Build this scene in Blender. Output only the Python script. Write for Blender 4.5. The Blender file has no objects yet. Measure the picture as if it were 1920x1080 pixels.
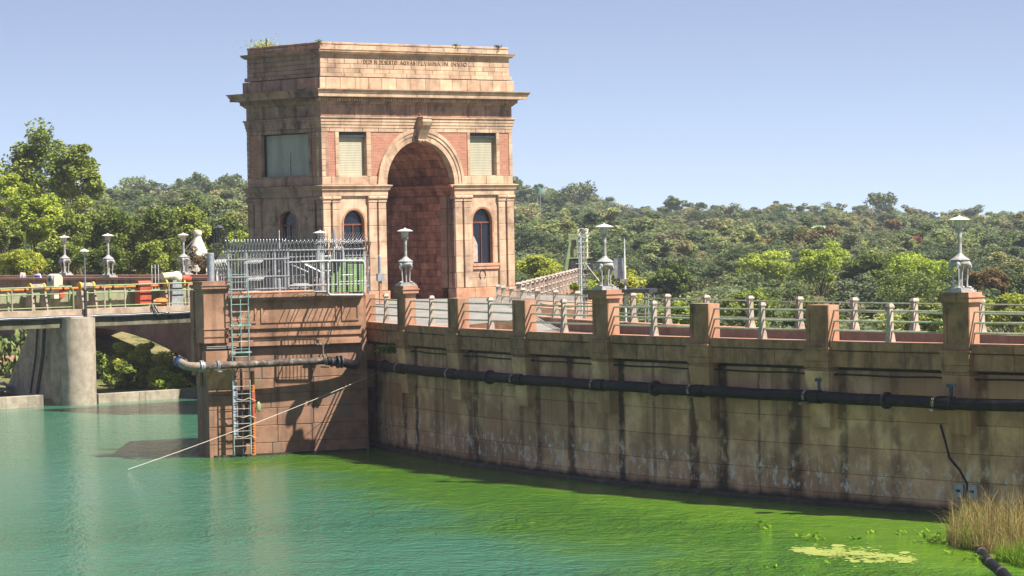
import bpy, math, random
import numpy as np
from mathutils import Matrix, Vector

random.seed(7); rng = np.random.default_rng(7)
scene = bpy.context.scene
col = scene.collection
WZ = 8.9                        # eye height above the water (water = 0)

# ------------------------------------------------------------------ camera
FPX, ROLL, PITCH = 5906.1, 0.0196, 0.0182
up0 = Vector((0, math.sin(PITCH), math.cos(PITCH)))
RX = Vector((1, 0, 0)) * math.cos(ROLL) - up0 * math.sin(ROLL)
UP = Vector((1, 0, 0)) * math.sin(ROLL) + up0 * math.cos(ROLL)
FW = Vector((0, math.cos(PITCH), -math.sin(PITCH)))
cam_d = bpy.data.cameras.new("camera")
cam = bpy.data.objects.new("camera", cam_d); col.objects.link(cam)
cam_d.sensor_width = 36.0; cam_d.lens = FPX / 1920 * 36.0
cam_d.clip_start = 1.0; cam_d.clip_end = 6000.0
mw = Matrix.Identity(4)
for i in range(3):
    mw[i][0], mw[i][1], mw[i][2] = RX[i], UP[i], -FW[i]
mw[2][3] = WZ
cam.matrix_world = mw
scene.camera = cam

# ------------------------------------------------------------------ sky, sun, exposure
SUN_EL = math.radians(54.4)
SUN_H = Vector((0.906, -0.423))
world = bpy.data.worlds.new("World"); scene.world = world; world.use_nodes = True
wn = world.node_tree.nodes; wl = world.node_tree.links
wn.clear()
wo = wn.new('ShaderNodeOutputWorld'); bg = wn.new('ShaderNodeBackground')
sky = wn.new('ShaderNodeTexSky'); sky.sky_type = 'NISHITA'; sky.sun_disc = False
sky.sun_elevation = SUN_EL; sky.sun_rotation = math.atan2(SUN_H.x, SUN_H.y)
sky.altitude = 1200; sky.air_density = 1.0; sky.dust_density = 0.5; sky.ozone_density = 1.6
tc = wn.new('ShaderNodeTexCoord'); mp = wn.new('ShaderNodeMapping')
mp.inputs['Scale'].default_value = (1, 1, 2.6); mp.inputs['Location'].default_value = (0, 0, 0.105)
wl.new(tc.outputs['Generated'], mp.inputs['Vector']); wl.new(mp.outputs['Vector'], sky.inputs['Vector'])
hsv = wn.new('ShaderNodeHueSaturation'); hsv.inputs['Saturation'].default_value = 0.74; hsv.inputs['Hue'].default_value = 0.508; wl.new(sky.outputs['Color'], hsv.inputs['Color']); wl.new(hsv.outputs['Color'], bg.inputs['Color']); wl.new(bg.outputs['Background'], wo.inputs['Surface'])
bg.inputs['Strength'].default_value = 0.080

sun_d = bpy.data.lights.new("sun", 'SUN'); sun_d.energy = 5.0; sun_d.angle = math.radians(0.53)
sun_d.color = (1.0, 0.94, 0.85)
sun = bpy.data.objects.new("sun", sun_d); col.objects.link(sun)
sdir = Vector((SUN_H.x * math.cos(SUN_EL), SUN_H.y * math.cos(SUN_EL), math.sin(SUN_EL)))
sun.rotation_euler = sdir.to_track_quat('Z', 'Y').to_euler(); sun.location = (60, -20, 90)

scene.view_settings.view_transform = 'Standard'; scene.view_settings.look = 'None'
scene.view_settings.exposure = 1.22; scene.view_settings.gamma = 1.0
scene.view_settings.use_curve_mapping = False
scene.render.engine = 'CYCLES'

# ------------------------------------------------------------------ geometry of the place
def ray(x, y): return FW + RX * ((x - 960) / FPX) - UP * ((y - 540) / FPX)
def at(x, y, Y):
    q = ray(x, y); q = q * (Y / q.y); q.z += WZ; return q
def atz(x, y, Z):
    q = ray(x, y); q = q * ((Z - WZ) / q.z); q.z += WZ; return q

TX, TY, TA = -9.797, 164.63, 0.72186            # tower corner and turn
E1 = Vector((math.cos(TA), math.sin(TA), 0)); E2 = Vector((-math.sin(TA), math.cos(TA), 0))
TB = 5.28                                        # level of the tower's foot
T0 = Vector((TX, TY, 0))
TW, TD = 13.29, 6.54
def TL(u, v, z): return T0 + E1 * u + E2 * v + Vector((0, 0, z))       # tower frame, absolute height
def on_u(x, y, u):
    q = ray(x, y); o = T0 + E1 * u; t = o.dot(E1) / q.dot(E1); P = q * t; P.z += WZ
    return (P - T0).dot(E2), P.z
def on_v(x, y, v):
    q = ray(x, y); o = T0 + E2 * v; t = o.dot(E2) / q.dot(E2); P = q * t; P.z += WZ
    return (P - T0).dot(E1), P.z

# curved dam: s runs along the upstream edge towards the viewer, off = inwards
AX, AY, AH, AK, PP = -6.137, 131.036, 1.2853, -0.0099, 6.0097
ZC = 8.9 - 3.681                                 # kerb top
def arc(s, off=0.0, z=0.0):
    h = AH + AK * s
    x = AX + (math.sin(h) - math.sin(AH)) / AK
    y = AY + (math.cos(h) - math.cos(AH)) / AK
    return Vector((x + off * math.sin(h), y + off * math.cos(h), z))
def arc_rot(s):                                   # rotation whose local +x points to the viewer end, +y inwards
    h = AH + AK * s
    return -h

# ------------------------------------------------------------------ helpers
def tag(o, label=None, cat=None, group=None, kind=None):
    if label: o["label"] = label
    if cat: o["category"] = cat
    if group: o["group"] = group
    if kind: o["kind"] = kind
    return o
def empty(name, loc=(0, 0, 0), rz=0.0):
    o = bpy.data.objects.new(name, None); col.objects.link(o)
    o.location = loc; o.rotation_euler = (0, 0, rz); o.empty_display_size = 0.3
    return o
def pm(parent):
    if parent is None: return Matrix.Identity(4)
    m = parent.matrix_basis.copy()
    return pm(parent.parent) @ m if parent.parent else m
def add(name, mesh, parent=None, loc=None, rot=None, scale=None):
    o = bpy.data.objects.new(name, mesh); col.objects.link(o)
    if parent is not None: o.parent = parent
    if loc is not None: o.location = loc
    if rot is not None: o.rotation_euler = rot if not isinstance(rot, (int, float)) else (0, 0, rot)
    if scale is not None: o.scale = scale
    return o
class MB:
    def __init__(self): self.v = []; self.f = []; self.uv = None
    def box(self, c, s, rz=0.0, M=None):
        hx, hy, hz = s[0] / 2, s[1] / 2, s[2] / 2
        n = len(self.v); cs, sn = math.cos(rz), math.sin(rz)
        for dz in (-hz, hz):
            for dx, dy in ((-hx, -hy), (hx, -hy), (hx, hy), (-hx, hy)):
                p = Vector((c[0] + dx * cs - dy * sn, c[1] + dx * sn + dy * cs, c[2] + dz))
                self.v.append(M @ p if M else p)
        self.f += [[n, n+3, n+2, n+1], [n+4, n+5, n+6, n+7], [n, n+1, n+5, n+4], [n+1, n+2, n+6, n+5], [n+2, n+3, n+7, n+6], [n+3, n, n+4, n+7]]
        return self
    def bb(self, x0, x1, y0, y1, z0, z1):
        return self.box(((x0+x1)/2, (y0+y1)/2, (z0+z1)/2), (x1-x0, y1-y0, z1-z0))
    def hexa(self, lo, hi):                      # two quads of 4 points
        n = len(self.v); self.v += [Vector(p) for p in lo] + [Vector(p) for p in hi]
        self.f += [[n+3, n+2, n+1, n], [n+4, n+5, n+6, n+7], [n, n+1, n+5, n+4], [n+1, n+2, n+6, n+5], [n+2, n+3, n+7, n+6], [n+3, n, n+4, n+7]]
        return self
    def prism(self, poly, d):                    # planar polygon (3-D points) swept by vector d
        n = len(self.v); k = len(poly); d = Vector(d)
        self.v += [Vector(p) for p in poly] + [Vector(p) + d for p in poly]
        self.f += [list(range(n, n+k)), list(range(n+2*k-1, n+k-1, -1))]
        for i in range(k):
            j = (i+1) % k; self.f.append([n+j, n+i, n+k+i, n+k+j])
        return self
    def tube(self, pts, r, n=8, cap=True):
        pts = [Vector(p) for p in pts]; m = len(pts); b = len(self.v)
        rs = r if isinstance(r, (list, tuple)) else [r] * m
        for i, p in enumerate(pts):
            t = (pts[min(i+1, m-1)] - pts[max(i-1, 0)]).normalized()
            a = Vector((0, 0, 1)) if abs(t.z) < 0.9 else Vector((1, 0, 0))
            u = t.cross(a).normalized(); w = t.cross(u)
            for k in range(n):
                an = 2 * math.pi * k / n
                self.v.append(p + (u * math.cos(an) + w * math.sin(an)) * rs[i])
        for i in range(m-1):
            for k in range(n):
                k2 = (k+1) % n
                self.f.append([b+i*n+k, b+i*n+k2, b+(i+1)*n+k2, b+(i+1)*n+k])
        if cap:
            self.f.append([b+k for k in range(n-1, -1, -1)]); self.f.append([b+(m-1)*n+k for k in range(n)])
        return self
    def lathe(self, prof, n=16, c=(0, 0, 0), sx=1, sy=1):
        b = len(self.v); m = len(prof)
        for r, z in prof:
            for k in range(n):
                a = 2 * math.pi * k / n
                self.v.append(Vector((c[0] + sx*r*math.cos(a), c[1] + sy*r*math.sin(a), c[2] + z)))
        for i in range(m-1):
            for k in range(n):
                k2 = (k+1) % n; self.f.append([b+i*n+k, b+i*n+k2, b+(i+1)*n+k2, b+(i+1)*n+k])
        self.f.append([b+k for k in range(n-1, -1, -1)]); self.f.append([b+(m-1)*n+k for k in range(n)])
        return self
    def blob(self, c, r, n=10, m=6):
        prof = [(max(1e-3, math.sin(math.pi*i/m)), -math.cos(math.pi*i/m)) for i in range(m+1)]
        b = len(self.v); self.lathe(prof, n)
        for i in range(b, len(self.v)):
            p = self.v[i]; self.v[i] = Vector((c[0]+p.x*r[0], c[1]+p.y*r[1], c[2]+p.z*r[2]))
        return self
    def sweep(self, prof, path):                 # prof: list of (off, z) closed ; path: list of fn(off,z)->Vector
        b = len(self.v); k = len(prof); m = len(path)
        for fn in path:
            for o, z in prof: self.v.append(Vector(fn(o, z)))
        for i in range(m-1):
            for j in range(k):
                j2 = (j+1) % k; self.f.append([b+i*k+j, b+(i+1)*k+j, b+(i+1)*k+j2, b+i*k+j2])
        self.f.append([b+j for j in range(k)]); self.f.append([b+(m-1)*k+j for j in range(k-1, -1, -1)])
        return self
    def mesh(self, name, mat, smooth=False):
        me = bpy.data.meshes.new(name); me.from_pydata([tuple(v) for v in self.v], [], self.f)
        mats = mat if isinstance(mat, (list, tuple)) else [mat]
        for m_ in mats: me.materials.append(m_)
        if smooth:
            for p in me.polygons: p.use_smooth = True
            try: me.set_sharp_from_angle(angle=math.radians(38))
            except Exception: pass
        me.update(); return me
    def build(self, name, mat, parent=None, smooth=False, world=False):
        if world and parent is not None:
            inv = pm(parent).inverted(); self.v = [inv @ v for v in self.v]
        return add(name, self.mesh(name, mat, smooth), parent)

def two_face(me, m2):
    """water-side (-y) faces get the darker material: moss plus painted-in shade"""
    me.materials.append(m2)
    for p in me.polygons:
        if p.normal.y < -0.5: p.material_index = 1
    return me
_bc = {}
def block_mesh(name, mat, l, d, h, c=0.018):
    """a dressed stone: box with the four front (-y) edges chamfered; origin at the middle of the front face"""
    key = (mat.name, round(l, 2), round(d, 2), round(h, 2), c)
    if key in _bc: return _bc[key]
    x, z = l/2, h/2
    v = [(-x, d, -z), (x, d, -z), (x, d, z), (-x, d, z), (-x, c, -z), (x, c, -z), (x, c, z), (-x, c, z),
         (-x+c, 0, -z+c), (x-c, 0, -z+c), (x-c, 0, z-c), (-x+c, 0, z-c)]
    f = [[0, 3, 2, 1], [0, 1, 5, 4], [1, 2, 6, 5], [2, 3, 7, 6], [3, 0, 4, 7], [4, 5, 9, 8], [5, 6, 10, 9], [6, 7, 11, 10], [7, 4, 8, 11], [8, 9, 10, 11]]
    me = bpy.data.meshes.new(name); me.from_pydata(v, [], f); me.materials.append(mat); me.update()
    _bc[key] = me; return me

# ------------------------------------------------------------------ materials
def rgb(h):                                       # sRGB hex -> linear
    h = h.lstrip('#'); c = [int(h[i:i+2], 16)/255 for i in (0, 2, 4)]
    return tuple(((x+0.055)/1.055)**2.4 if x > 0.04045 else x/12.92 for x in c) + (1,)
class NT:
    def __init__(self, name):
        self.m = bpy.data.materials.new(name); self.m.use_nodes = True
        self.t = self.m.node_tree; self.n = self.t.nodes; self.l = self.t.links
        self.b = self.n['Principled BSDF']; self.o = self.n['Material Output']
        self.pos = self.n.new('ShaderNodeNewGeometry').outputs['Position']
    def val(self, x): return x
    def link(self, a, b):
        if hasattr(a, 'links'): self.l.new(a, b)
        else:
            b.default_value = a
    def noise(self, scale=1.0, detail=4, rough=0.55, vec=None, stretch=None, dist=0.0):
        nd = self.n.new('ShaderNodeTexNoise'); nd.inputs['Scale'].default_value = scale
        nd.inputs['Detail'].default_value = detail; nd.inputs['Roughness'].default_value = rough
        nd.inputs['Distortion'].default_value = dist
        v = vec if vec is not None else self.pos
        if stretch:
            mp_ = self.n.new('ShaderNodeMapping'); mp_.inputs['Scale'].default_value = stretch
            self.l.new(v, mp_.inputs['Vector']); v = mp_.outputs['Vector']
        self.l.new(v, nd.inputs['Vector']); return nd.outputs['Fac']
    def ramp(self, fac, a, b, ca=(0, 0, 0, 1), cb=(1, 1, 1, 1)):
        r = self.n.new('ShaderNodeMapRange'); r.interpolation_type = 'SMOOTHSTEP'
        r.inputs['From Min'].default_value = a; r.inputs['From Max'].default_value = b
        self.l.new(fac, r.inputs['Value']); return r.outputs['Result']
    def mix(self, fac, a, b, mode='MIX'):
        x = self.n.new('ShaderNodeMix'); x.data_type = 'RGBA'; x.blend_type = mode
        self.link(fac, x.inputs[0]); self.link(a, x.inputs[6]); self.link(b, x.inputs[7]); return x.outputs[2]
    def math(self, op, a, b=0.0, c=None):
        x = self.n.new('ShaderNodeMath'); x.operation = op
        self.link(a, x.inputs[0]); self.link(b, x.inputs[1])
        if c is not None: self.link(c, x.inputs[2])
        return x.outputs[0]
    def rnd(self): return self.n.new('ShaderNodeObjectInfo').outputs['Random']
    def bump(self, h, strength=0.3, dist=0.02):
        b = self.n.new('ShaderNodeBump'); b.inputs['Strength'].default_value = strength; b.inputs['Distance'].default_value = dist
        self.l.new(h, b.inputs['Height']); self.l.new(b.outputs['Normal'], self.b.inputs['Normal'])
    def col(self, c): self.link(c, self.b.inputs['Base Color'])
    def rough(self, r): self.link(r, self.b.inputs['Roughness'])
    def metal(self, r): self.b.inputs['Metallic'].default_value = r
    def spec(self, r): self.b.inputs['Specular IOR Level'].default_value = r

def mat(name, base, alt=None, rough=0.8, nscale=2.5, rnd=0.0, bump=0.25, bscale=14, spec=0.25, metal=0.0,
        stain=None, stain_amt=0.5, stain_scale=0.6, streak=None, streak_amt=0.5, alt2=None):
    """weathered surface: base/alt mottling, per-piece tone, blotchy stain and vertical run marks"""
    t = NT(name)
    base = rgb(base) if isinstance(base, str) else base
    c = base
    if alt: c = t.mix(t.ramp(t.noise(nscale, 6, 0.65), 0.35, 0.65), base, rgb(alt) if isinstance(alt, str) else alt)
    if alt2: c = t.mix(t.ramp(t.noise(nscale*0.37, 3), 0.5, 0.68), c, rgb(alt2))
    if rnd:
        v = t.math('MULTIPLY_ADD', t.rnd(), rnd*2, 1-rnd)
        hs = t.n.new('ShaderNodeHueSaturation'); t.link(v, hs.inputs['Value']); t.link(c, hs.inputs['Color'])
        hs.inputs['Saturation'].default_value = 1.0; c = hs.outputs['Color']
    if stain:
        s = t.math('MULTIPLY', t.ramp(t.noise(stain_scale, 7, 0.68), 0.50, 0.68), stain_amt)
        c = t.mix(s, c, rgb(stain))
    if streak:
        s = t.math('MULTIPLY', t.ramp(t.noise(1.0, 5, 0.6, stretch=(2.2, 2.2, 0.16)), 0.53, 0.68), streak_amt)
        c = t.mix(s, c, rgb(streak))
    t.col(c); t.rough(rough); t.spec(spec); t.metal(metal)
    if bump: t.bump(t.noise(bscale, 6, 0.7), bump, 0.03)
    return t.m

M_ = {}
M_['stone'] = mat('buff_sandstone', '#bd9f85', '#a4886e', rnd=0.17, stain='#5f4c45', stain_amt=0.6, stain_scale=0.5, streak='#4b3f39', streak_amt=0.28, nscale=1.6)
M_['stone_dark'] = mat('shaded_weathered_sandstone', '#a5836f', '#8a6b5b', rnd=0.12, stain='#3a302c', stain_amt=0.75, stain_scale=0.8, streak='#33302e', streak_amt=0.6, nscale=1.8)  # darker copy of the buff stone; shade of left and recessed faces painted in
M_['stone_red'] = mat('red_sandstone', '#b07c67', '#8a5b49', rnd=0.32, stain='#3c2822', stain_amt=0.65, stain_scale=0.9, streak='#3c2a26', streak_amt=0.4, nscale=2.2)
M_['pink'] = mat('pink_sandstone_trim', '#b68a6e', '#a07459', rnd=0.08, stain='#5a3a30', stain_amt=0.35, nscale=2)
M_['joint'] = mat('mortar_core', '#5f4c40', '#4b3b33', bump=0.1)
M_['terracotta'] = mat('terracotta_render', '#b98d74', '#a67a61', rnd=0.05, stain='#6b4a3a', stain_amt=0.3, streak='#6d5244', streak_amt=0.35, nscale=1.5)
M_['parapet'] = mat('mossy_shaded_parapet_concrete', '#a07b5c', '#856447', rnd=0.08, stain='#3b382c', stain_amt=0.6, stain_scale=0.9, streak='#2e2b23', streak_amt=0.5, nscale=2.0)  # moss tone darkened further, shade of the water-side faces painted in
M_['concrete'] = mat('pale_concrete', '#a59a88', '#8e8272', rnd=0.05, stain='#4c463d', stain_amt=0.5, stain_scale=0.8, streak='#423d36', streak_amt=0.4, nscale=2.0)
M_['deck'] = mat('bridge_deck_concrete', '#b39f8a', '#96826e', stain='#50463c', stain_amt=0.45, nscale=1.6)
M_['mossy'] = mat('mossy_beam_concrete', '#6e6a55', '#514f3f', stain='#2c2f1f', stain_amt=0.8, stain_scale=1.2, streak='#8a8470', streak_amt=0.4, nscale=1.2)
M_['shade_brown'] = mat('brown_spandrel_concrete', '#94715f', '#7d5e4f', stain='#40302a', stain_amt=0.5, nscale=0.8, streak='#4a3a33', streak_amt=0.35)
M_['asphalt'] = mat('pale_worn_asphalt', '#8b8680', '#797570', bump=0.15, bscale=30, nscale=0.9, stain='#55524e', stain_amt=0.4)
M_['pave'] = mat('paving', '#b59a80', '#a08870', bump=0.1, nscale=1.2)
M_['rail'] = mat('pale_green_rail_paint', '#c3c4ac', '#a3ab88', rough=0.55, bump=0.05, nscale=5, stain='#5f6247', stain_amt=0.5)
M_['post'] = mat('cast_concrete_post', '#b5a698', '#9c8e80', rnd=0.05, bump=0.15, nscale=4, stain='#6b635a', stain_amt=0.4)
M_['iron'] = mat('silver_painted_iron', '#a9a8a4', '#85837f', rough=0.5, bump=0.12, bscale=25, nscale=5, stain='#62605b', stain_amt=0.5, stain_scale=3, spec=0.5)
M_['shade_white'] = mat('white_enamel', '#d8d6d0', '#c6c3ba', rough=0.4, bump=0.03, nscale=5)
M_['pipe'] = mat('black_rubber_pipe', '#161517', '#100f11', rough=0.62, bump=0.12, nscale=3, stain='#3a3533', stain_amt=0.5, stain_scale=2, spec=0.2)
M_['pipe_worn'] = mat('dusty_steel_pipe', '#5b4f48', '#38322f', rough=0.7, bump=0.15, nscale=5, stain='#b3a28f', stain_amt=0.55, stain_scale=3.5)
M_['steel'] = mat('galvanised_steel', '#a3a5a8', '#8a8c90', rough=0.45, bump=0.05, nscale=6, metal=0.3)
M_['strap'] = mat('rusty_pale_strap', '#9b9184', '#7c6a58', rough=0.7, nscale=6, bump=0.1)
M_['bolt_blue'] = mat('blue_grey_bracket', '#474f66', '#3a4056', rough=0.6, nscale=5, bump=0.1)
M_['dark_steel'] = mat('dark_steel', '#3c3d40', '#2c2d2f', rough=0.55, nscale=5, bump=0.1)
M_['white_steel'] = mat('white_painted_steel', '#c3c3c0', '#a3a3a0', rough=0.5, nscale=6, bump=0.05, stain='#8a8680', stain_amt=0.3, stain_scale=3)
M_['green_steel'] = mat('green_painted_steel', '#8ea072', '#77895d', rough=0.6, nscale=3, bump=0.1, stain='#5c6746', stain_amt=0.4)
M_['green_panel'] = mat('pale_olive_gate_panel', '#8d9072', '#7b7e62', rough=0.7, nscale=2, bump=0.08, streak='#5d6048', streak_amt=0.35)
M_['green_bright'] = mat('bright_green_sheeting', '#8aae68', '#789c58', rough=0.5, nscale=3, bump=0.05)
M_['red'] = mat('faded_red_paint', '#b4573f', '#9d4733', rough=0.6, nscale=3, bump=0.08, stain='#7a5a50', stain_amt=0.5)
M_['orange'] = mat('orange_paint', '#c97a35', '#b5652c', rough=0.6, nscale=5, bump=0.05)
M_['yellow'] = mat('yellow_paint', '#cba63a', '#b8922e', rough=0.6, nscale=5, bump=0.05)
M_['cream'] = mat('cream_machine_paint', '#d6cbb2', '#c3b69c', rough=0.55, nscale=4, bump=0.05)
M_['white'] = mat('whitewash', '#dcd5c6', '#cabfae', rough=0.85, nscale=1.5, bump=0.15, stain='#a5957d', stain_amt=0.4)
M_['blue'] = mat('faded_blue_flange', '#33487a', '#2a3e6c', rough=0.6, nscale=4, bump=0.08)
M_['teal'] = mat('teal_ladder_paint', '#8ba39c', '#5f8580', rough=0.6, nscale=6, bump=0.1, stain='#c3c6bb', stain_amt=0.6, stain_scale=2)
M_['black'] = mat('black_paint', '#17171a', '#222226', rough=0.6, nscale=5, bump=0.05)
M_['rope'] = mat('white_rope', '#c9c4b6', rough=0.9, bump=0)
M_['cable'] = mat('grey_cable', '#6d6c6a', rough=0.7, bump=0)
M_['bark'] = mat('bark', '#6a5847', '#4f4236', rough=0.9, nscale=5, bump=0.4)
# brickwork panels: bricks are about two pixels, so they stay in the material
def brick_mat():
    t = NT('red_brickwork')
    tcn = t.n.new('ShaderNodeTexCoord'); sp = t.n.new('ShaderNodeSeparateXYZ'); t.l.new(tcn.outputs['Object'], sp.inputs[0])
    cb = t.n.new('ShaderNodeCombineXYZ'); t.l.new(t.math('ADD', sp.outputs[0], sp.outputs[1]), cb.inputs[0]); t.l.new(sp.outputs[2], cb.inputs[1])
    br = t.n.new('ShaderNodeTexBrick'); t.l.new(cb.outputs[0], br.inputs['Vector'])
    br.inputs['Scale'].default_value = 1.0; br.inputs['Brick Width'].default_value = 0.24; br.inputs['Row Height'].default_value = 0.085
    br.inputs['Mortar Size'].default_value = 0.010; br.inputs['Color1'].default_value = rgb('#a06c59'); br.inputs['Color2'].default_value = rgb('#8c5a49')
    br.inputs['Mortar'].default_value = rgb('#b08a74')
    c = t.mix(t.math('MULTIPLY', t.ramp(t.noise(1.2, 6, 0.7), 0.5, 0.7), 0.5), br.outputs['Color'], rgb('#b98d78'))
    t.col(c); t.rough(0.9); t.spec(0.15); t.bump(br.outputs['Fac'], 0.3, -0.01); return t.m
M_['brick'] = brick_mat()
def shutter_mat(name, a, b, grid=False):
    t = NT(name)
    c = t.mix(t.ramp(t.noise(1.5, 5, 0.6, stretch=(1, 1, 0.3)), 0.35, 0.7), rgb(a), rgb(b)); t.col(c); t.rough(0.6); t.spec(0.3)
    t.bump(t.noise(6, 4), 0.1, 0.01); return t.m
M_['shutter_grey'] = shutter_mat('grey_green_shutter', '#a19c90', '#8e8a80')
M_['shutter_cream'] = shutter_mat('cream_shutter', '#a6a08b', '#97917d')
def glass_mat(name, c, r=0.06):
    t = NT(name); t.col(c); t.rough(r); t.spec(0.22); t.bump(t.noise(1.2, 2), 0.05, 0.02); return t.m
M_['glass'] = glass_mat('dark_window_glass', rgb('#1d1e28'))
M_['brown_frame'] = mat('brown_window_frame', '#7a4a38', '#64392c', rough=0.7, nscale=5, bump=0.05)
M_['interior'] = mat('dark_interior', '#2a2422', '#1f1b1a', bump=0)
M_['lantern'] = glass_mat('frosted_lantern_glass', rgb('#c9bfae'), 0.5)

# =================================================================== the tower
TK = 0.939                      # the tower stands a little nearer than the spillway frame
tower = empty('gate_tower', (TX*TK, TY*TK, WZ + (TB-WZ)*TK), TA); tower.scale = (TK, TK, TK)
def TT(u, v, z): return Vector((TX*TK, TY*TK, WZ + (TB-WZ)*TK)) + (E1*u + E2*v + Vector((0, 0, z)))*TK
tag(tower, 'tall sandstone gate tower with a great arch and Latin inscription', 'tower')
RS = random.Random(3)
LEFT = math.pi * 1.5            # rotation for pieces on the left face: local front (-y) -> -x
def fblock(name, m, u0, u1, z0, z1, proj=0.0, d=0.45, g=0.012, c=0.018, jit=0.006):
    """stone in the front face (plane v=0), proud by proj"""
    me = block_mesh(name, M_[m], u1-u0-g, d, z1-z0-g, c)
    return add(name, me, tower, ((u0+u1)/2, -proj + RS.uniform(-jit, jit), (z0+z1)/2))
def lblock(name, m, v0, v1, z0, z1, proj=0.0, d=0.45, g=0.012, c=0.018, jit=0.006):
    """stone in the left face (plane u=0)"""
    me = block_mesh(name, M_[m], v1-v0-g, d, z1-z0-g, c)
    return add(name, me, tower, (-proj + RS.uniform(-jit, jit), (v0+v1)/2, (z0+z1)/2), (0, 0, -math.pi/2))
def cuts(a, b, n, off=0.0, jit=0.12):
    w = (b-a)/n; xs = [a]
    k = 1 if off == 0 else 0
    if off: xs.append(a + w*off)
    x = xs[-1] + w
    while x < b - w*0.35:
        xs.append(x + RS.uniform(-jit, jit)*w); x += w
    xs.append(b); return list(zip(xs[:-1], xs[1:]))
def course(name, mf, ml, z0, z1, nf, nl, proj=0.0, off=0.0, d=0.45, g=0.012, front=True, left=True, inset=0.0):
    a = -proj + inset
    if front:
        for u0, u1 in cuts(a, TW - a, nf, off): fblock(name, mf, u0, u1, z0, z1, proj - inset, d, g)
    if left:
        for v0, v1 in cuts(a + 0.03, TD - a, nl, off): lblock(name, ml, v0, v1, z0, z1, proj - inset, d, g)

# core masses behind the facing stones
RC, UC, ZS = 2.35, 6.695, 6.18       # arch radius, centre, springing
k = MB()
k.bb(0.42, UC-RC+0.0, 0.42, TD, 0, 8.9); k.bb(UC+RC+0.4, TW-0.02, 0.42, TD, 0, 8.9)
k.bb(0.40, TW-0.02, 0.40, TD, 8.9, 11.2); k.bb(0.5, TW-0.2, 0.5, TD-0.2, 11.2, 13.5)
N = 20
for i in range(N):
    a0, a1 = math.pi*(i/N), math.pi*((i+1)/N); r = RC + 0.4
    x0, x1 = UC + r*math.cos(a0), UC + r*math.cos(a1); z0, z1 = ZS + r*math.sin(a0), ZS + r*math.sin(a1)
    k.hexa([(x1, 0.42, z1), (x0, 0.42, z0), (x0, TD, z0), (x1, TD, z1)], [(x1, 0.42, 8.95), (x0, 0.42, 8.95), (x0, TD, 8.95), (x1, TD, 8.95)])
k.build('core', M_['joint'], tower)
MB().bb(0.1, TW-0.1, 0.1, TD-0.1, 13.45, 13.55).build('roof', M_['concrete'], tower)

# ---- attic
I = 0.066
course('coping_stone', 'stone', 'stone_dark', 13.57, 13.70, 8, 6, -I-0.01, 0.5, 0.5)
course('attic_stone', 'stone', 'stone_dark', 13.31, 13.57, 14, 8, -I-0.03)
def moulding(name, mf, ml, prof, nf, nl, g=0.012):
    """profile [(proj, z)...] run round front and left faces, cut into lengths and mitred at the corner"""
    pr = prof
    for (face, L, n, m) in (('f', TW, nf, mf), ('l', TD, nl, ml)):
        pm_ = max(p for p, z in pr)
        cs = cuts(0, L, n)
        for i, (a, b) in enumerate(cs):
            mb = MB(); pts = [(p, z) for p, z in pr] + [(-0.4, pr[-1][1]), (-0.4, pr[0][1])]
            lo, hi = [], []
            for p, z in pts:
                aa = a + g/2 if i else (-p if p > -0.39 else 0.4)
                bb_ = b - g/2 if i < len(cs)-1 else (L + p if p > -0.39 else L)
                if face == 'f': lo.append(Vector((aa, -p, z))); hi.append(Vector((bb_, -p, z)))
                else: lo.append(Vector((-p, aa, z))); hi.append(Vector((-p, bb_, z)))
            kk = len(pts); mb.v = lo + hi
            for j in range(kk):
                j2 = (j+1) % kk
                q = [j, kk+j, kk+j2, j2]; mb.f.append(q if face == 'l' else q[::-1])
            mb.f.append(list(range(kk)) if face == 'l' else list(range(kk))[::-1]); mb.f.append(list(range(2*kk-1, kk-1, -1)) if face == 'l' else list(range(kk, 2*kk)))
            mb.build(name, M_[m], tower)
moulding('attic_moulding', 'stone', 'stone_dark', [(0.0, 13.08), (0.06, 13.12), (0.10, 13.16), (0.16, 13.19), (0.16, 13.25), (0.20, 13.29), (0.20, 13.31), (0.0, 13.315)], 8, 5)
rows = [(12.83, 13.10, 0.0), (12.57, 12.83, 0.5), (12.32, 12.57, 0.0), (12.08, 12.32, 0.5)]
for i, (z0, z1, off) in enumerate(rows):
    course('attic_stone', 'stone', 'stone_dark', z0, z1, 13, 7, -I, off, left=True, front=False)
# front attic courses, leaving the inscription blocks
INS = [(2.86, 5.32), (5.32, 6.60), (6.60, 8.34), (8.34, 10.28)]
for i, (z0, z1, off) in enumerate(rows):
    for u0, u1 in cuts(I, TW-I, 13, off):
        if i == 1 and u1 > 2.86 and u0 < 10.28:
            if u0 < 2.86 - 0.2: fblock('attic_stone', 'stone', u0, 2.86, z0, z1, -I)
            if u1 > 10.28 + 0.2: fblock('attic_stone', 'stone', 10.28, u1, z0, z1, -I)
            continue
        fblock('attic_stone', 'stone', u0, u1, z0, z1, -I)
for u0, u1 in INS: fblock('inscription_stone', 'stone', u0, u1, 12.57, 12.83, -I, c=0.012)
course('ledge_stone', 'stone', 'stone_dark', 11.87, 12.08, 9, 5, 0.04, 0.0, 0.5)
course('attic_base_stone', 'stone', 'stone_dark', 11.24, 11.84, 14, 8, 0.12, 0.4, 0.6)
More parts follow.
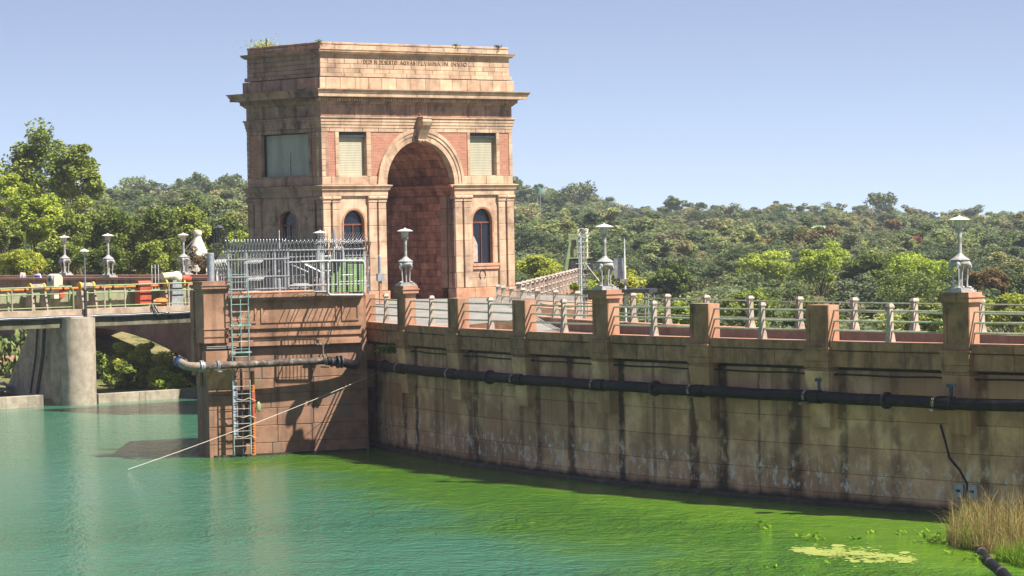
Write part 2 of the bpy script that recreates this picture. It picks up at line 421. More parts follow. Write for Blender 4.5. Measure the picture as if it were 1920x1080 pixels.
# ---- inscription, cut letters as thin dark relief
GL = {'D': [((0, 0), (0, 1)), ((0, 1), (.4, .95)), ((.4, .95), (.68, .7)), ((.68, .7), (.68, .3)), ((.68, .3), (.4, .05)), ((.4, .05), (0, 0))],
 'E': [((0, 0), (0, 1)), ((0, 1), (.5, 1)), ((0, .52), (.4, .52)), ((0, 0), (.5, 0))], 'I': [((0, 0), (0, 1))],
 'N': [((0, 0), (0, 1)), ((0, 1), (.65, 0)), ((.65, 0), (.65, 1))],
 'S': [((.5, .88), (.3, 1)), ((.3, 1), (.08, .88)), ((.08, .88), (.08, .65)), ((.08, .65), (.5, .35)), ((.5, .35), (.5, .12)), ((.5, .12), (.28, 0)), ((.28, 0), (.04, .12))],
 'R': [((0, 0), (0, 1)), ((0, 1), (.4, .97)), ((.4, .97), (.5, .75)), ((.5, .75), (.4, .52)), ((.4, .52), (0, .5)), ((.25, .5), (.6, 0))],
 'T': [((.3, 0), (.3, 1)), ((0, 1), (.6, 1))],
 'O': [((.35, 1), (.62, .85)), ((.62, .85), (.72, .5)), ((.72, .5), (.62, .15)), ((.62, .15), (.35, 0)), ((.35, 0), (.08, .15)), ((.08, .15), (0, .5)), ((0, .5), (.08, .85)), ((.08, .85), (.35, 1))],
 'A': [((0, 0), (.33, 1)), ((.33, 1), (.66, 0)), ((.14, .38), (.52, .38))], 'V': [((0, 1), (.33, 0)), ((.33, 0), (.66, 1))],
 'F': [((0, 0), (0, 1)), ((0, 1), (.5, 1)), ((0, .52), (.4, .52))], 'L': [((0, 0), (0, 1)), ((0, 0), (.48, 0))],
 'M': [((0, 0), (.06, 1)), ((.06, 1), (.4, 0)), ((.4, 0), (.74, 1)), ((.74, 1), (.8, 0))]}
GL['Q'] = GL['O'] + [((.4, .2), (.8, -.15))]
GW = {c: max(max(a[0], b[0]) for a, b in st) for c, st in GL.items()}
M_['letter'] = mat('dark_cut_lettering', '#86694f', '#765a45', bump=0)
def lettering(text, u0, u1, zb, h):
    adv = sum((GW[c] + 0.32) if c != ' ' else 0.5 for c in text) - 0.32
    sx = (u1-u0)/adv; x = 0; mb = MB()
    for c in text:
        if c == ' ': x += 0.5; continue
        for (a, b) in GL[c]:
            p = Vector((u0 + (x+a[0])*sx, 0, zb + a[1]*h)); q = Vector((u0 + (x+b[0])*sx, 0, zb + b[1]*h))
            d = (q-p); L = d.length; ang = math.atan2(d.z, d.x)
            w = 0.034 if abs(d.z) > abs(d.x)*0.5 else 0.022
            mtx = Matrix.Translation((p+q)/2) @ Matrix.Rotation(-ang, 4, 'Y')
            mb.box((0, I-0.012, 0), (L+w*0.6, 0.03, w), M=mtx)
        x += GW[c] + 0.32
    mb.build('inscription_lettering', M_['letter'], tower)
lettering('DEDI IN DESERTO', 2.98, 5.22, 12.615, 0.185); lettering('AQVAS', 5.48, 6.50, 12.615, 0.185)
lettering('FLVMINA', 6.72, 8.22, 12.615, 0.185); lettering('IN INVIO', 8.46, 10.14, 12.615, 0.185)
# ---- main cornice
moulding('cornice_stone', 'stone', 'stone_dark', [(0.30, 10.80), (0.62, 10.82), (0.62, 10.98), (0.66, 11.02), (0.70, 11.12), (0.76, 11.18), (0.76, 11.21), (0.0, 11.245)], 9, 5)
moulding('bed_moulding', 'stone_dark', 'stone_dark', [(0.0, 10.44), (0.06, 10.47), (0.10, 10.53), (0.16, 10.57), (0.18, 10.70), (0.30, 10.81), (0.0, 10.815)], 9, 5)
den = block_mesh('dentil', M_['stone'], 0.10, 0.14, 0.15, 0.01); den2 = block_mesh('dentil', M_['stone_dark'], 0.10, 0.14, 0.15, 0.01)
nd = 0
u = -0.26
while u < TW + 0.26: add('dentil', den, tower, (u, -0.29, 10.675)); u += 0.165
v = -0.12
while v < TD + 0.26: add('dentil', den2, tower, (-0.29, v, 10.675), (0, 0, -math.pi/2)); v += 0.165
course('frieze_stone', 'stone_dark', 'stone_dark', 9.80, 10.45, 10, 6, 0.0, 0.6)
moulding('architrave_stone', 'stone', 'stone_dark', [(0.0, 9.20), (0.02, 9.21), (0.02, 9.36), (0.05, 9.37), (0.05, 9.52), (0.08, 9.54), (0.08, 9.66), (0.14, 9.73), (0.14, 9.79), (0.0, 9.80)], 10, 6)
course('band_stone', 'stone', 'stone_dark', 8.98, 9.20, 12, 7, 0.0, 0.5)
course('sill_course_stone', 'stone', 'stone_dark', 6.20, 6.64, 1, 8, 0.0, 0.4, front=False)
for a, b in cuts(0, UC-RC-0.6, 3, 0.5) + cuts(UC+RC+0.6, TW, 3, 0.5): fblock('sill_course_stone', 'stone', a, b, 6.20, 6.64)

# ---- panel storey: stone strips, brick panels, shutters
def strip_f(u0, u1, z0, z1, n, m='stone', proj=0.0):
    h = (z1-z0)/n
    for i in range(n): fblock('jamb_stone', m, u0, u1, z0+i*h, z0+(i+1)*h, proj, g=0.01, c=0.012)
def strip_l(v0, v1, z0, z1, n, m='stone_dark', proj=0.0):
    h = (z1-z0)/n
    for i in range(n): lblock('jamb_stone', m, v0, v1, z0+i*h, z0+(i+1)*h, proj, g=0.01, c=0.012)
ZA, ZBt = 6.64, 8.98
def brick_f(u0, u1): MB().bb(u0, u1, 0.04, 0.42, ZA, ZBt).build('brick_panel', M_['brick'], tower)
for (a, b, c_, d_, e, f_) in ((0.0, 0.26, 0.91, 1.17, 3.01, 3.32), (TW, TW-0.26, TW-0.94, TW-1.18, TW-3.06, TW-3.26)):
    lo = lambda x, y: (min(x, y), max(x, y))
    strip_f(*lo(a, b), ZA, ZBt, 8); brick_f(*lo(b, c_)); strip_f(*lo(c_, d_), ZA, ZBt, 7); strip_f(*lo(e, f_), ZA, ZBt, 7)
strip_l(0.0, 0.26, ZA, ZBt, 8); MB().bb(0.04, 0.42, 0.26, 0.88, ZA, ZBt).build('brick_panel', M_['brick'], tower)
strip_l(0.88, 1.15, ZA, ZBt, 7); strip_l(5.25, 5.56, ZA, ZBt, 7); MB().bb(0.04, 0.42, 5.56, 6.28, ZA, ZBt).build('brick_panel', M_['brick'], tower)
strip_l(6.28, TD, ZA, ZBt, 8)
def shutter(mb_axis, a, b, m, z0, z1, dep, n):
    """closed roller shutter: one mesh of ribbed slats"""
    mb = MB(); h = (z1-z0)/n; prof = []
    for i in range(n): prof += [(0.0, z0+i*h), (0.008, z0+i*h+h*0.35), (0.008, z0+i*h+h*0.65)]
    prof.append((0.0, z1))
    kk = len(prof)
    for t_ in (a, b):
        for o, z in prof: mb.v.append(Vector((t_, dep-o, z)) if mb_axis == 'f' else Vector((dep-o, t_, z)))
    for j in range(kk-1): mb.f.append([j, kk+j, kk+j+1, j+1] if mb_axis == 'f' else [j+1, kk+j+1, kk+j, j])
    o = mb.build('shutter', M_[m], tower)
    return o
for a, b in ((1.17, 3.01), (TW-3.06, TW-1.18)):
    s_ = shutter('f', a, b, 'shutter_cream', ZA+0.03, ZBt-0.02, 0.30, 26)
    MB().bb(a, b, 0.02, 0.40, ZA-0.03, ZA+0.04).build('sill', M_['stone'], tower)
    MB().bb(a+0.01, b-0.01, 0.12, 0.34, ZBt-0.26, ZBt-0.01).build('reveal_shade_box', M_['dark_steel'], tower)  # dark box added where the reveal shadow falls, its shade in the colour
s_ = shutter('l', 1.15, 5.25, 'shutter_grey', ZA+0.10, ZBt-0.05, 0.30, 30)
for v_ in (1.15+0.05, 5.25-0.05): MB().bb(0.2, 0.34, v_-0.05, v_+0.05, ZA, ZBt).build('shutter_guide', M_['dark_steel'], tower)
MB().bb(0.24, 0.31, 3.05, 3.11, ZA+0.1, ZA+1.35).build('shutter_lock_bar', M_['steel'], tower)
MB().bb(0.03, 0.40, 1.15, 5.25, ZA-0.03, ZA+0.09).build('sill', M_['stone_dark'], tower)
# brick spandrels beside the arch, filled between archivolt and jamb strips
RO = 3.02
def spandrel(u0, u1):
    mb = MB(); n = 10
    for i in range(n):
        x0, x1 = u0+(u1-u0)*i/n, u0+(u1-u0)*(i+1)/n
        def zz(x):
            d = abs(x-UC); r = RO - 0.05
            return ZS + math.sqrt(r*r - d*d) if d < r else ZS
        z0, z1 = max(zz(x0), ZA), max(zz(x1), ZA)
        if min(z0, z1) >= ZBt: continue
        z0, z1 = min(z0, ZBt-1e-3), min(z1, ZBt-1e-3)
        mb.hexa([(x0, 0.04, z0), (x1, 0.04, z1), (x1, 0.42, z1), (x0, 0.42, z0)], [(x0, 0.04, ZBt), (x1, 0.04, ZBt), (x1, 0.42, ZBt), (x0, 0.42, ZBt)])
    mb.build('brick_spandrel', M_['brick'], tower)
spandrel(3.32, UC); spandrel(UC, TW-3.26)
# archivolt voussoirs: plain ring and raised outer ring
NV = 22
def ring(name, r0, r1, y0, y1, n, m, g=0.006, zc=ZS, uc=UC, a0=0.0, a1=math.pi, sub=2):
    for i in range(n):
        b0, b1 = a0 + (a1-a0)*i/n + g/r0, a0 + (a1-a0)*(i+1)/n - g/r0
        mb = MB()
        for kx in range(sub):
            c0, c1 = b0+(b1-b0)*kx/sub, b0+(b1-b0)*(kx+1)/sub
            P = lambda r, a, y: (uc + r*math.cos(a), y, zc + r*math.sin(a))
            mb.hexa([P(r0, c0, y0), P(r0, c1, y0), P(r1, c1, y0), P(r1, c0, y0)], [P(r0, c0, y1), P(r0, c1, y1), P(r1, c1, y1), P(r1, c0, y1)])
        mb.build(name, M_[m], tower)
ring('voussoir', RC, RC+0.30, -0.02, 0.42, NV, 'stone')
ring('archivolt_stone', RC+0.30, RC+0.48, -0.06, 0.42, NV//2, 'stone', sub=3)
ring('archivolt_stone', RC+0.48, RC+0.66, -0.10, 0.42, NV//2, 'stone', sub=3)
# keystone scroll
ks = MB()
prof = [(0.0, 8.45), (0.16, 8.42), (0.24, 8.50), (0.20, 8.62), (0.28, 8.80), (0.44, 9.1), (0.60, 9.35), (0.66, 9.55), (0.60, 9.68), (0.64, 9.72), (0.64, 9.80), (0.0, 9.80)]
poly = [(UC-0.30, -p, z) for p, z in prof]
ks.prism(poly, (0.60, 0, 0)); ks.build('keystone_scroll', M_['stone'], tower)
for sx in (-1, 1):
    MB().lathe([(0.20, -0.03), (0.20, 0.03), (0.10, 0.06)], 14).v
    q = MB(); q.lathe([(0.19, -0.03), (0.21, 0.0), (0.12, 0.04), (0.05, 0.05)], 14)
    q.v = [Vector((UC + sx*0.30 + sx*p.z, -0.46 + p.x, 9.5 + p.y)) for p in q.v]; q.build('volute', M_['stone'], tower)
q = MB()
for sx in (-0.2, 0, 0.2): q.blob((UC+sx, -0.2, 8.52), (0.11, 0.13, 0.10))
q.build('keystone_foot', M_['stone'], tower, smooth=True)
MB().blob((UC-0.02, -0.03, 10.1), (0.17, 0.06, 0.2)).build('boss', M_['stone_dark'], tower, smooth=True)

# ---- belt course
def belt_f(a, b, n):
    prof = [(0.0, 5.60), (0.03, 5.62), (0.03, 5.84), (0.10, 5.93), (0.12, 5.94), (0.12, 6.00), (0.20, 6.10), (0.22, 6.13), (0.22, 6.17), (0.0, 6.20)]
    return prof
bp = belt_f(0, 0, 0)
def belt_piece(face, a, b, ea, eb, m):
    mb = MB(); pts = bp + [(-0.4, 6.20), (-0.4, 5.60)]; lo, hi = [], []
    for p, z in pts:
        aa = a - (p if ea and p > -0.39 else 0) + (0.4 if ea and p <= -0.39 else 0); b2 = b + (p if eb and p > -0.39 else 0)
        if face == 'f': lo.append(Vector((aa, -p, z))); hi.append(Vector((b2, -p, z)))
        elif face == 'l': lo.append(Vector((-p, aa, z))); hi.append(Vector((-p, b2, z)))
        else: lo.append(Vector((UC+RC-p, aa, z))); hi.append(Vector((UC+RC-p, b2, z)))
    kk = len(pts); mb.v = lo + hi
    for j in range(kk):
        q = [j, kk+j, kk+(j+1) % kk, (j+1) % kk]; mb.f.append(q if face != 'f' else q[::-1])
    mb.f.append(list(range(kk))); mb.f.append(list(range(2*kk-1, kk-1, -1)))
    mb.build('belt_stone', M_[m], tower)
for a, b, ea, eb in ((0, 2.1, 1, 0), (2.112, UC-RC, 0, 1), (UC+RC+0.001, 11.2, 1, 0), (11.212, TW, 0, 1)): belt_piece('f', a, b, ea, eb, 'stone')
for a, b, ea, eb in ((0, 2.2, 1, 0), (2.212, 4.4, 0, 0), (4.412, TD, 0, 1)): belt_piece('l', a, b, ea, eb, 'stone_dark')
for a, b in ((0.012, 1.5), (1.512, 3.1), (3.112, 4.8), (4.812, TD)): belt_piece('i', a, b, 0, 0, 'stone_red')

# ---- lower storey
def pilaster_f(u0, u1, z0=0.57, z1=5.60, m='stone', proj=0.03):
    zs = [z0, 1.40, 2.28, 3.14, 4.02, 4.9, 5.26]
    for a, b in zip(zs[:-1], zs[1:]): fblock('pilaster_stone', m, u0, u1, a, b, proj, 0.4, g=0.012)
    fblock('capital', m, u0-0.03, u1+0.03, 5.26, 5.42, proj+0.03, 0.4, g=0.0, c=0.02); fblock('capital', m, u0-0.06, u1+0.06, 5.42, 5.595, proj+0.09, 0.45, g=0.0, c=0.05)
def pilaster_l(v0, v1, z0=0.57, z1=5.60, m='stone_dark', proj=0.03):
    zs = [z0, 1.40, 2.28, 3.14, 4.02, 4.9, 5.26]
    for a, b in zip(zs[:-1], zs[1:]): lblock('pilaster_stone', m, v0, v1, a, b, proj, 0.4, g=0.012)
    lblock('capital', m, v0-0.03, v1+0.03, 5.26, 5.42, proj+0.03, 0.4, g=0.0, c=0.02); lblock('capital', m, v0-0.06, v1+0.06, 5.42, 5.595, proj+0.09, 0.45, g=0.0, c=0.05)
for a, b in ((0.0, 0.50), (0.62, 1.12), (3.05, 3.61), (3.72, 4.25)):
    pilaster_f(a, b); pilaster_f(TW-b, TW-a) if a > 0.1 else pilaster_f(TW-b, TW-a)
for a, b in ((0.04, 0.52), (0.69, 1.27), (5.39, 5.94), (6.04, TD)): pilaster_l(a, b)
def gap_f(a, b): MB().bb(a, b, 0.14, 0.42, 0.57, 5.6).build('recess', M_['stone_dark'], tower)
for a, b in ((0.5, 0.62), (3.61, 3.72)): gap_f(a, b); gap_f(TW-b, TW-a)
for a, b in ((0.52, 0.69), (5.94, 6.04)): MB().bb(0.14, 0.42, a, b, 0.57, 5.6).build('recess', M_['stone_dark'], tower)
def arched_bay(face, a, b, c, ro, zsill, zspring, m, fm):
    """recessed panel with an arched window"""
    y0, y1 = 0.09, 0.40
    V = (lambda x, y, z: Vector((x, y, z))) if face == 'f' else (lambda x, y, z: Vector((y, x, z)))
    def bx(name, x0, x1, z0, z1, mm=m, ya=y0, yb=y1):
        nm = block_mesh(name, M_[mm], x1-x0-0.012, yb-ya, z1-z0-0.012, 0.014)
        if face == 'f': add(name, nm, tower, ((x0+x1)/2, ya, (z0+z1)/2))
        else: add(name, nm, tower, (ya, (x0+x1)/2, (z0+z1)/2), (0, 0, -math.pi/2))
    zs = [zsill, 2.75, 3.45, zspring]
    for s0, s1 in zip(zs[:-1], zs[1:]):
        for x0, x1 in ((a, c-ro), (c+ro, b)):
            if x1-x0 > 0.9:
                mid = (x0+x1)/2 + RS.uniform(-.2, .2); bx('panel_stone', x0, mid, s0, s1); bx('panel_stone', mid, x1, s0, s1)
            elif x1-x0 > 0.05: bx('panel_stone', x0, x1, s0, s1)
    n = 12; mb = MB()
    xs = sorted(set([a, b] + [c + ro*math.cos(math.pi*i/n) for i in range(n+1)]))
    for x0, x1 in zip(xs[:-1], xs[1:]):
        if x1-x0 < 1e-4: continue
        zz = lambda x: zspring + math.sqrt(max(0, ro*ro-(x-c)**2))
        q = [V(x0, y0, zz(x0)), V(x1, y0, zz(x1)), V(x1, y1, zz(x1)), V(x0, y1, zz(x0))]; w = [V(x0, y0, 5.6), V(x1, y0, 5.6), V(x1, y1, 5.6), V(x0, y1, 5.6)]
        mb.hexa(q if face == 'f' else q[::-1], w if face == 'f' else w[::-1])
    mb.build('tympanum', M_[m], tower)
    # below the sill
    bx('sill', a+0.02, b-0.02, zsill-0.34, zsill-0.18, 'pink' if face == 'f' else m, 0.0, y1); bx('sill', a, b, zsill-0.17, zsill, 'pink' if face == 'f' else m, -0.03, y1)
    xs = [a, a+(b-a)*0.33, a+(b-a)*0.68, b]
    for x0, x1 in zip(xs[:-1], xs[1:]): bx('panel_stone', x0, x1, 1.08, zsill-0.34)
    xs = [a, a+(b-a)*0.55, b]
    for x0, x1 in zip(xs[:-1], xs[1:]): bx('panel_stone', x0, x1, 0.57, 1.08)
    # window: frame ring, jambs, glass, mullion
    win = MB(); ri = ro-0.10
    pts = [(c+ro, zsill), ] + [(c+ro*math.cos(math.pi*i/16), zspring+ro*math.sin(math.pi*i/16)) for i in range(17)] + [(c-ro, zsill)]
    pin = [(c+ri, zsill), ] + [(c+ri*math.cos(math.pi*i/16), zspring+ri*math.sin(math.pi*i/16)) for i in range(17)] + [(c-ri, zsill)]
    for i in range(len(pts)-1):
        q = [V(pts[i][0], 0.05, pts[i][1]), V(pts[i+1][0], 0.05, pts[i+1][1]), V(pin[i+1][0], 0.07, pin[i+1][1]), V(pin[i][0], 0.07, pin[i][1])]
        w = [V(pts[i][0], 0.38, pts[i][1]), V(pts[i+1][0], 0.38, pts[i+1][1]), V(pin[i+1][0], 0.38, pin[i+1][1]), V(pin[i][0], 0.38, pin[i][1])]
        win.hexa(q if face != 'f' else q[::-1], w if face != 'f' else w[::-1])
    wo_ = win.build('window', M_['pink' if face == 'f' else 'stone_red'], tower)
    gl = MB(); gp = [V(x, 0.30, z) for x, z in pin]
    gl.prism(gp, V(0, 0.02, 0)); gl.build('pane', M_['glass'], wo_)
    fr = MB(); 
    def bar(x0, x1, z0, z1): 
        fr.bb(x0, x1, 0.25, 0.31, z0, z1) if face == 'f' else fr.bb(0.25, 0.31, x0, x1, z0, z1)
    bar(c-ri, c+ri, zspring-0.10, zspring-0.02); bar(c+0.02, c+0.07, zsill, zspring-0.1)
    fr.build('glazing_bar', M_['brown_frame'], wo_)
    return wo_
arched_bay('f', 1.12, 3.05, 2.12, 0.80, 1.88, 4.17, 'stone', None)
w2 = arched_bay('f', TW-3.05, TW-1.12, 11.07, 0.80, 1.88, 4.17, 'stone', None)
arched_bay('l', 1.27, 5.39, 3.14, 0.80, 1.88, 4.19, 'stone_dark', None)
pshape = MB(); pshape.prism([(10.40, 0.285, 1.95), (10.86, 0.285, 1.95), (10.86, 0.285, 2.9), (10.62, 0.285, 3.35), (10.40, 0.285, 3.4)], (0, 0.012, 0)); pshape.build('pale_pane_shape', M_['post'], w2)  # pale flat shape laid over the pane, lower left
# iron horseshoe-shaped wall ring below the right window
q = MB(); q.tube([(11.0+0.22*math.cos(a), 0.07, 1.25+0.24*math.sin(a)) for a in [math.radians(-60+ i*300/14) for i in range(15)]], 0.022, 6)
q.build('wall_ring', M_['dark_steel'], tower)
# plinth
for a, b in cuts(-0.05, UC-RC+0.05, 3) + cuts(UC+RC-0.05, TW+0.05, 3): fblock('plinth_stone', 'pink', a, b, 0.0, 0.56, 0.06, 0.5)
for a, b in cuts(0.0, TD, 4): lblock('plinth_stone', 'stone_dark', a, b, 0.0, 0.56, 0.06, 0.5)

# ---- passage: right-hand wall, vault
def iblock(v0, v1, z0, z1, proj=0.0, m='stone_red', name='passage_stone'):
    me = block_mesh(name, M_[m], v1-v0-0.012, 0.38, z1-z0-0.012, 0.02)
    add(name, me, tower, (UC+RC-proj + RS.uniform(-0.012, 0.012), (v0+v1)/2, (z0+z1)/2), (0, 0, -math.pi/2))
iblock(0.02, 0.62, 0.0, 0.56, 0.06, 'stone_dark'); zz = [0.57, 1.4, 2.28, 3.14, 4.02, 4.9, 5.58]
for a, b in zip(zz[:-1], zz[1:]): iblock(0.02, 0.58, a, b, 0.04, 'stone_dark'); iblock(0.72, 1.2, a, b, 0.04, 'stone_dark')
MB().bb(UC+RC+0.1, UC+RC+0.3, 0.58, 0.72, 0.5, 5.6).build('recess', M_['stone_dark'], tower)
nr = 14
for i in range(nr):
    z0, z1 = 0.0 + 5.58*i/nr, 5.58*(i+1)/nr
    for a, b in cuts(1.2, TD, 6, 0.5 if i % 2 else 0.0, 0.2): iblock(a, b, z0, z1)
# left side of the passage (hidden from here, still faced)
MB().bb(UC-RC-0.01, UC-RC+0.02, 0.3, TD, 0, 5.6).build('passage_lining', M_['stone_red'], tower)
na = 16
for i in range(na):
    a0, a1 = math.pi*i/na + 0.004, math.pi*(i+1)/na - 0.004
    for v0, v1 in [(0.43, 0.9)] + cuts(0.91, TD, 6, 0.5 if i % 2 else 0.0, 0.15):
        r = RC if v0 < 0.5 else RC + 0.10
        P = lambda rr, a, y: (UC + rr*math.cos(a), y, ZS + rr*math.sin(a))
        mb = MB(); mb.hexa([P(r, a0, v0), P(r, a1, v0), P(r+0.3, a1, v0), P(r+0.3, a0, v0)], [P(r, a0, v1-.012), P(r, a1, v1-.012), P(r+0.3, a1, v1-.012), P(r+0.3, a0, v1-.012)])
        mb.build('vault_stone', M_['stone_red'], tower)
# =================================================================== dam
def wall_mat():
    """board-marked dam concrete; UV = (metres along the wall, height): run marks of its own shape"""
    t = NT('dam_wall_concrete')
    uvn = t.n.new('ShaderNodeUVMap'); sp = t.n.new('ShaderNodeSeparateXYZ'); t.l.new(uvn.outputs['UV'], sp.inputs[0])
    S, Z = sp.outputs[0], sp.outputs[1]
    c = t.mix(t.ramp(t.noise(0.9, 7, 0.68), 0.36, 0.64), rgb('#d3ac86'), rgb('#a58163'))
    c = t.mix(t.ramp(t.noise(0.35, 4), 0.45, 0.65), c, rgb('#a67f60'))
    v = t.math('MULTIPLY_ADD', t.rnd(), 0.28, 0.86); hs = t.n.new('ShaderNodeHueSaturation'); t.link(v, hs.inputs['Value']); t.link(c, hs.inputs['Color']); c = hs.outputs['Color']
    # fine vertical washes
    s = t.math('MULTIPLY', t.ramp(t.noise(1.0, 6, 0.62, stretch=(1.1, 1.1, 0.10)), 0.50, 0.70), 0.5); c = t.mix(s, c, rgb('#3a2f28'))
    # broad run marks below the outlets; near-black ones paint bracket-side shade and stain
    wob = t.math('MULTIPLY', t.math('SUBTRACT', t.noise(1.3, 4, 0.6), 0.5), 0.22)
    Sw = t.math('ADD', S, wob)
    for sc, w, colr, amt in ((4.6, 0.34, '#3a281f', 0.8), (12.8, 0.34, '#47301f', 0.8), (16.9, 0.22, '#4a382b', 0.45), (20.76, 0.3, '#482c1e', 0.85), (28.66, 0.36, '#43291e', 0.85), (34.0, 0.42, '#3a2a20', 0.8), (38.6, 0.25, '#43342a', 0.5), (46.0, 0.3, '#43291e', 0.8), (9.4, 0.1, '#2f2820', 0.5), (26.3, 0.12, '#3b2d23', 0.5), (32.2, 0.08, '#2a231d', 0.6), (15.2, 0.08, '#2f2820', 0.5), (0.22, 0.24, '#1f1c1a', 0.6), (6.23, 0.24, '#1f1c1a', 0.85), (12.24, 0.24, '#1f1c1a', 0.6), (18.25, 0.24, '#1f1c1a', 0.6), (24.26, 0.24, '#1f1c1a', 0.85), (30.27, 0.34, '#1f1c1a', 0.85), (36.28, 0.24, '#1f1c1a', 0.6), (42.29, 0.24, '#1f1c1a', 0.6), (48.3, 0.24, '#1f1c1a', 0.6)):
        d = t.math('ABSOLUTE', t.math('SUBTRACT', Sw, sc)); g = t.math('SUBTRACT', 1.0, t.ramp(d, w*0.45, w*1.25))
        c = t.mix(t.math('MULTIPLY', g, t.math('MULTIPLY', t.ramp(t.noise(2.2, 5), 0.25, 0.55), amt)), c, rgb(colr))
    # lime bloom low on the wall, dark wet band at the water
    lz = t.math('MULTIPLY', t.ramp(Z, 0.35, 0.55), t.math('SUBTRACT', 1.0, t.ramp(Z, 1.1, 1.9)))
    sp2 = t.ramp(t.noise(3.2, 6, 0.75, stretch=(1.2, 1.2, 0.8)), 0.52, 0.63)
    c = t.mix(t.math('MULTIPLY', t.math('MULTIPLY', lz, sp2), 0.9), c, rgb('#cfc6ba'))
    sp3 = t.math('MULTIPLY', t.ramp(t.noise(2.0, 5, 0.7, stretch=(1.6, 1.6, 0.5)), 0.66, 0.72), 0.6); c = t.mix(sp3, c, rgb('#a89b88'))
    wz = t.math('ADD', Z, t.math('MULTIPLY', t.noise(1.5, 3), 0.35)); c = t.mix(t.math('SUBTRACT', 1.0, t.ramp(wz, 0.30, 0.62)), c, rgb('#2c2a24'))
    t.col(c); t.rough(0.9); t.spec(0.15); t.bump(t.noise(9, 7, 0.75), 0.5, 0.04); return t.m
M_['wall'] = wall_mat()

def uv_box(mb, me, fn):
    uvl = me.uv_layers.new(name='UVMap')
    for poly in me.polygons:
        for li in poly.loop_indices:
            uvl.data[li].uv = fn(me.vertices[me.loops[li].vertex_index].co)

M_['wet'] = mat('wet_algae_shadow_gap_concrete', '#3a372c', '#2c2b22', rough=0.6, nscale=2, stain='#6f6a5c', stain_amt=0.35, stain_scale=1.5)
dam = empty('dam_wall', arc(0, 0, 0)); dinv = pm(dam).inverted()
tag(dam, 'curved concrete dam wall with parapet piers, streaked brown above green water', 'dam wall')
def dadd(name, mesh, s, off, z, twist=0.0):
    return add(name, mesh, dam, dinv @ arc(s, off, z), arc_rot(s) + twist)
S0, S1 = -26.0, 62.0
def dsweep(name, prof, m, s0=S0, s1=S1, n=44, smooth=False):
    mb = MB(); mb.sweep(prof, [(lambda o, z, s=s0+(s1-s0)*i/n: arc(s, o, z)) for i in range(n+1)])
    return mb.build(name, m, dam, world=True, smooth=smooth)
# body of the dam behind its facing
dsweep('core', [(0.62, -4), (0.62, ZC-0.6), (9.9, ZC-0.6), (9.9, -6), (14, -14), (0.62, -14)], M_['joint'])
# wall panels: the pours, with recessed joints
rows = [-2.5, 0.42, 1.05, 1.9, 2.78, 3.55, 4.32]
R4 = random.Random(11)
for ri, (z0, z1) in enumerate(zip(rows[:-1], rows[1:])):
    s = -1.2
    while s < 56:
        w = R4.choice((2.0, 2.6, 3.0, 3.4, 4.1)) if ri else 4.0
        a, b = s + 0.005, s + w - 0.005; sm = (a+b)/2; off = 0.35 + R4.uniform(-0.012, 0.012)
        h = z1 - z0 - 0.008; c = 0.012; x = (b-a)/2 + 0.002
        mb = MB(); n = 3
        # front gently follows the curve
        xs = [-x + 2*x*i/n for i in range(n+1)]
        def fr(xx, y): return (xx, y + (-0.0099*0.5)*(xx*xx - x*x)*-1*0, 0)
        v = [(-x, 0.3, -h/2), (x, 0.3, -h/2), (x, 0.3, h/2), (-x, 0.3, h/2), (-x, c, -h/2), (x, c, -h/2), (x, c, h/2), (-x, c, h/2), (-x+c, 0, -h/2+c), (x-c, 0, -h/2+c), (x-c, 0, h/2-c), (-x+c, 0, h/2-c)]
        f = [[0, 1, 5, 4], [1, 2, 6, 5], [2, 3, 7, 6], [3, 0, 4, 7], [4, 5, 9, 8], [5, 6, 10, 9], [6, 7, 11, 10], [7, 4, 8, 11], [8, 9, 10, 11]]
        me = bpy.data.meshes.new('wall_panel'); me.from_pydata(v, [], f); me.materials.append(M_['wall'])
        zc = (z0+z1)/2
        uv_box(mb, me, lambda co: (sm + co.x, zc + co.z))
        dadd('wall_panel', me, sm, off, zc)
        s += w
# footing step just above the water
dsweep('footing', [(0.16, -3), (0.16, 0.10), (0.24, 0.16), (0.6, 0.16), (0.6, -3)], M_['wet'], -1.0, 58)
# overhanging parapet: soffit slab, frieze blocks, kerb stones
dsweep('soffit_slab', [(0.46, ZC-0.98), (0.46, ZC-0.81), (0.6, ZC-0.81), (0.6, ZC-0.98)], M_['wet'])  # dark slab set back: shadow gap under the parapet painted in
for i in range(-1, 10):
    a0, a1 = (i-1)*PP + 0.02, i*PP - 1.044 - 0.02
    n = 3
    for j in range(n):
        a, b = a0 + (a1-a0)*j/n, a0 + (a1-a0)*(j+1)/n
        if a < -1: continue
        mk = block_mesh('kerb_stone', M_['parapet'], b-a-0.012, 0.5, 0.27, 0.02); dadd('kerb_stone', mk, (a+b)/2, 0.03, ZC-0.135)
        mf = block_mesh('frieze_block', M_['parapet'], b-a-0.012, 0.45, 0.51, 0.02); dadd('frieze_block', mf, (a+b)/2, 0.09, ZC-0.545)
        mt = block_mesh('coping_top', M_['terracotta'], b-a-0.012, 0.47, 0.02, 0.004); dadd('coping_top', mt, (a+b)/2, 0.045, ZC+0.008)
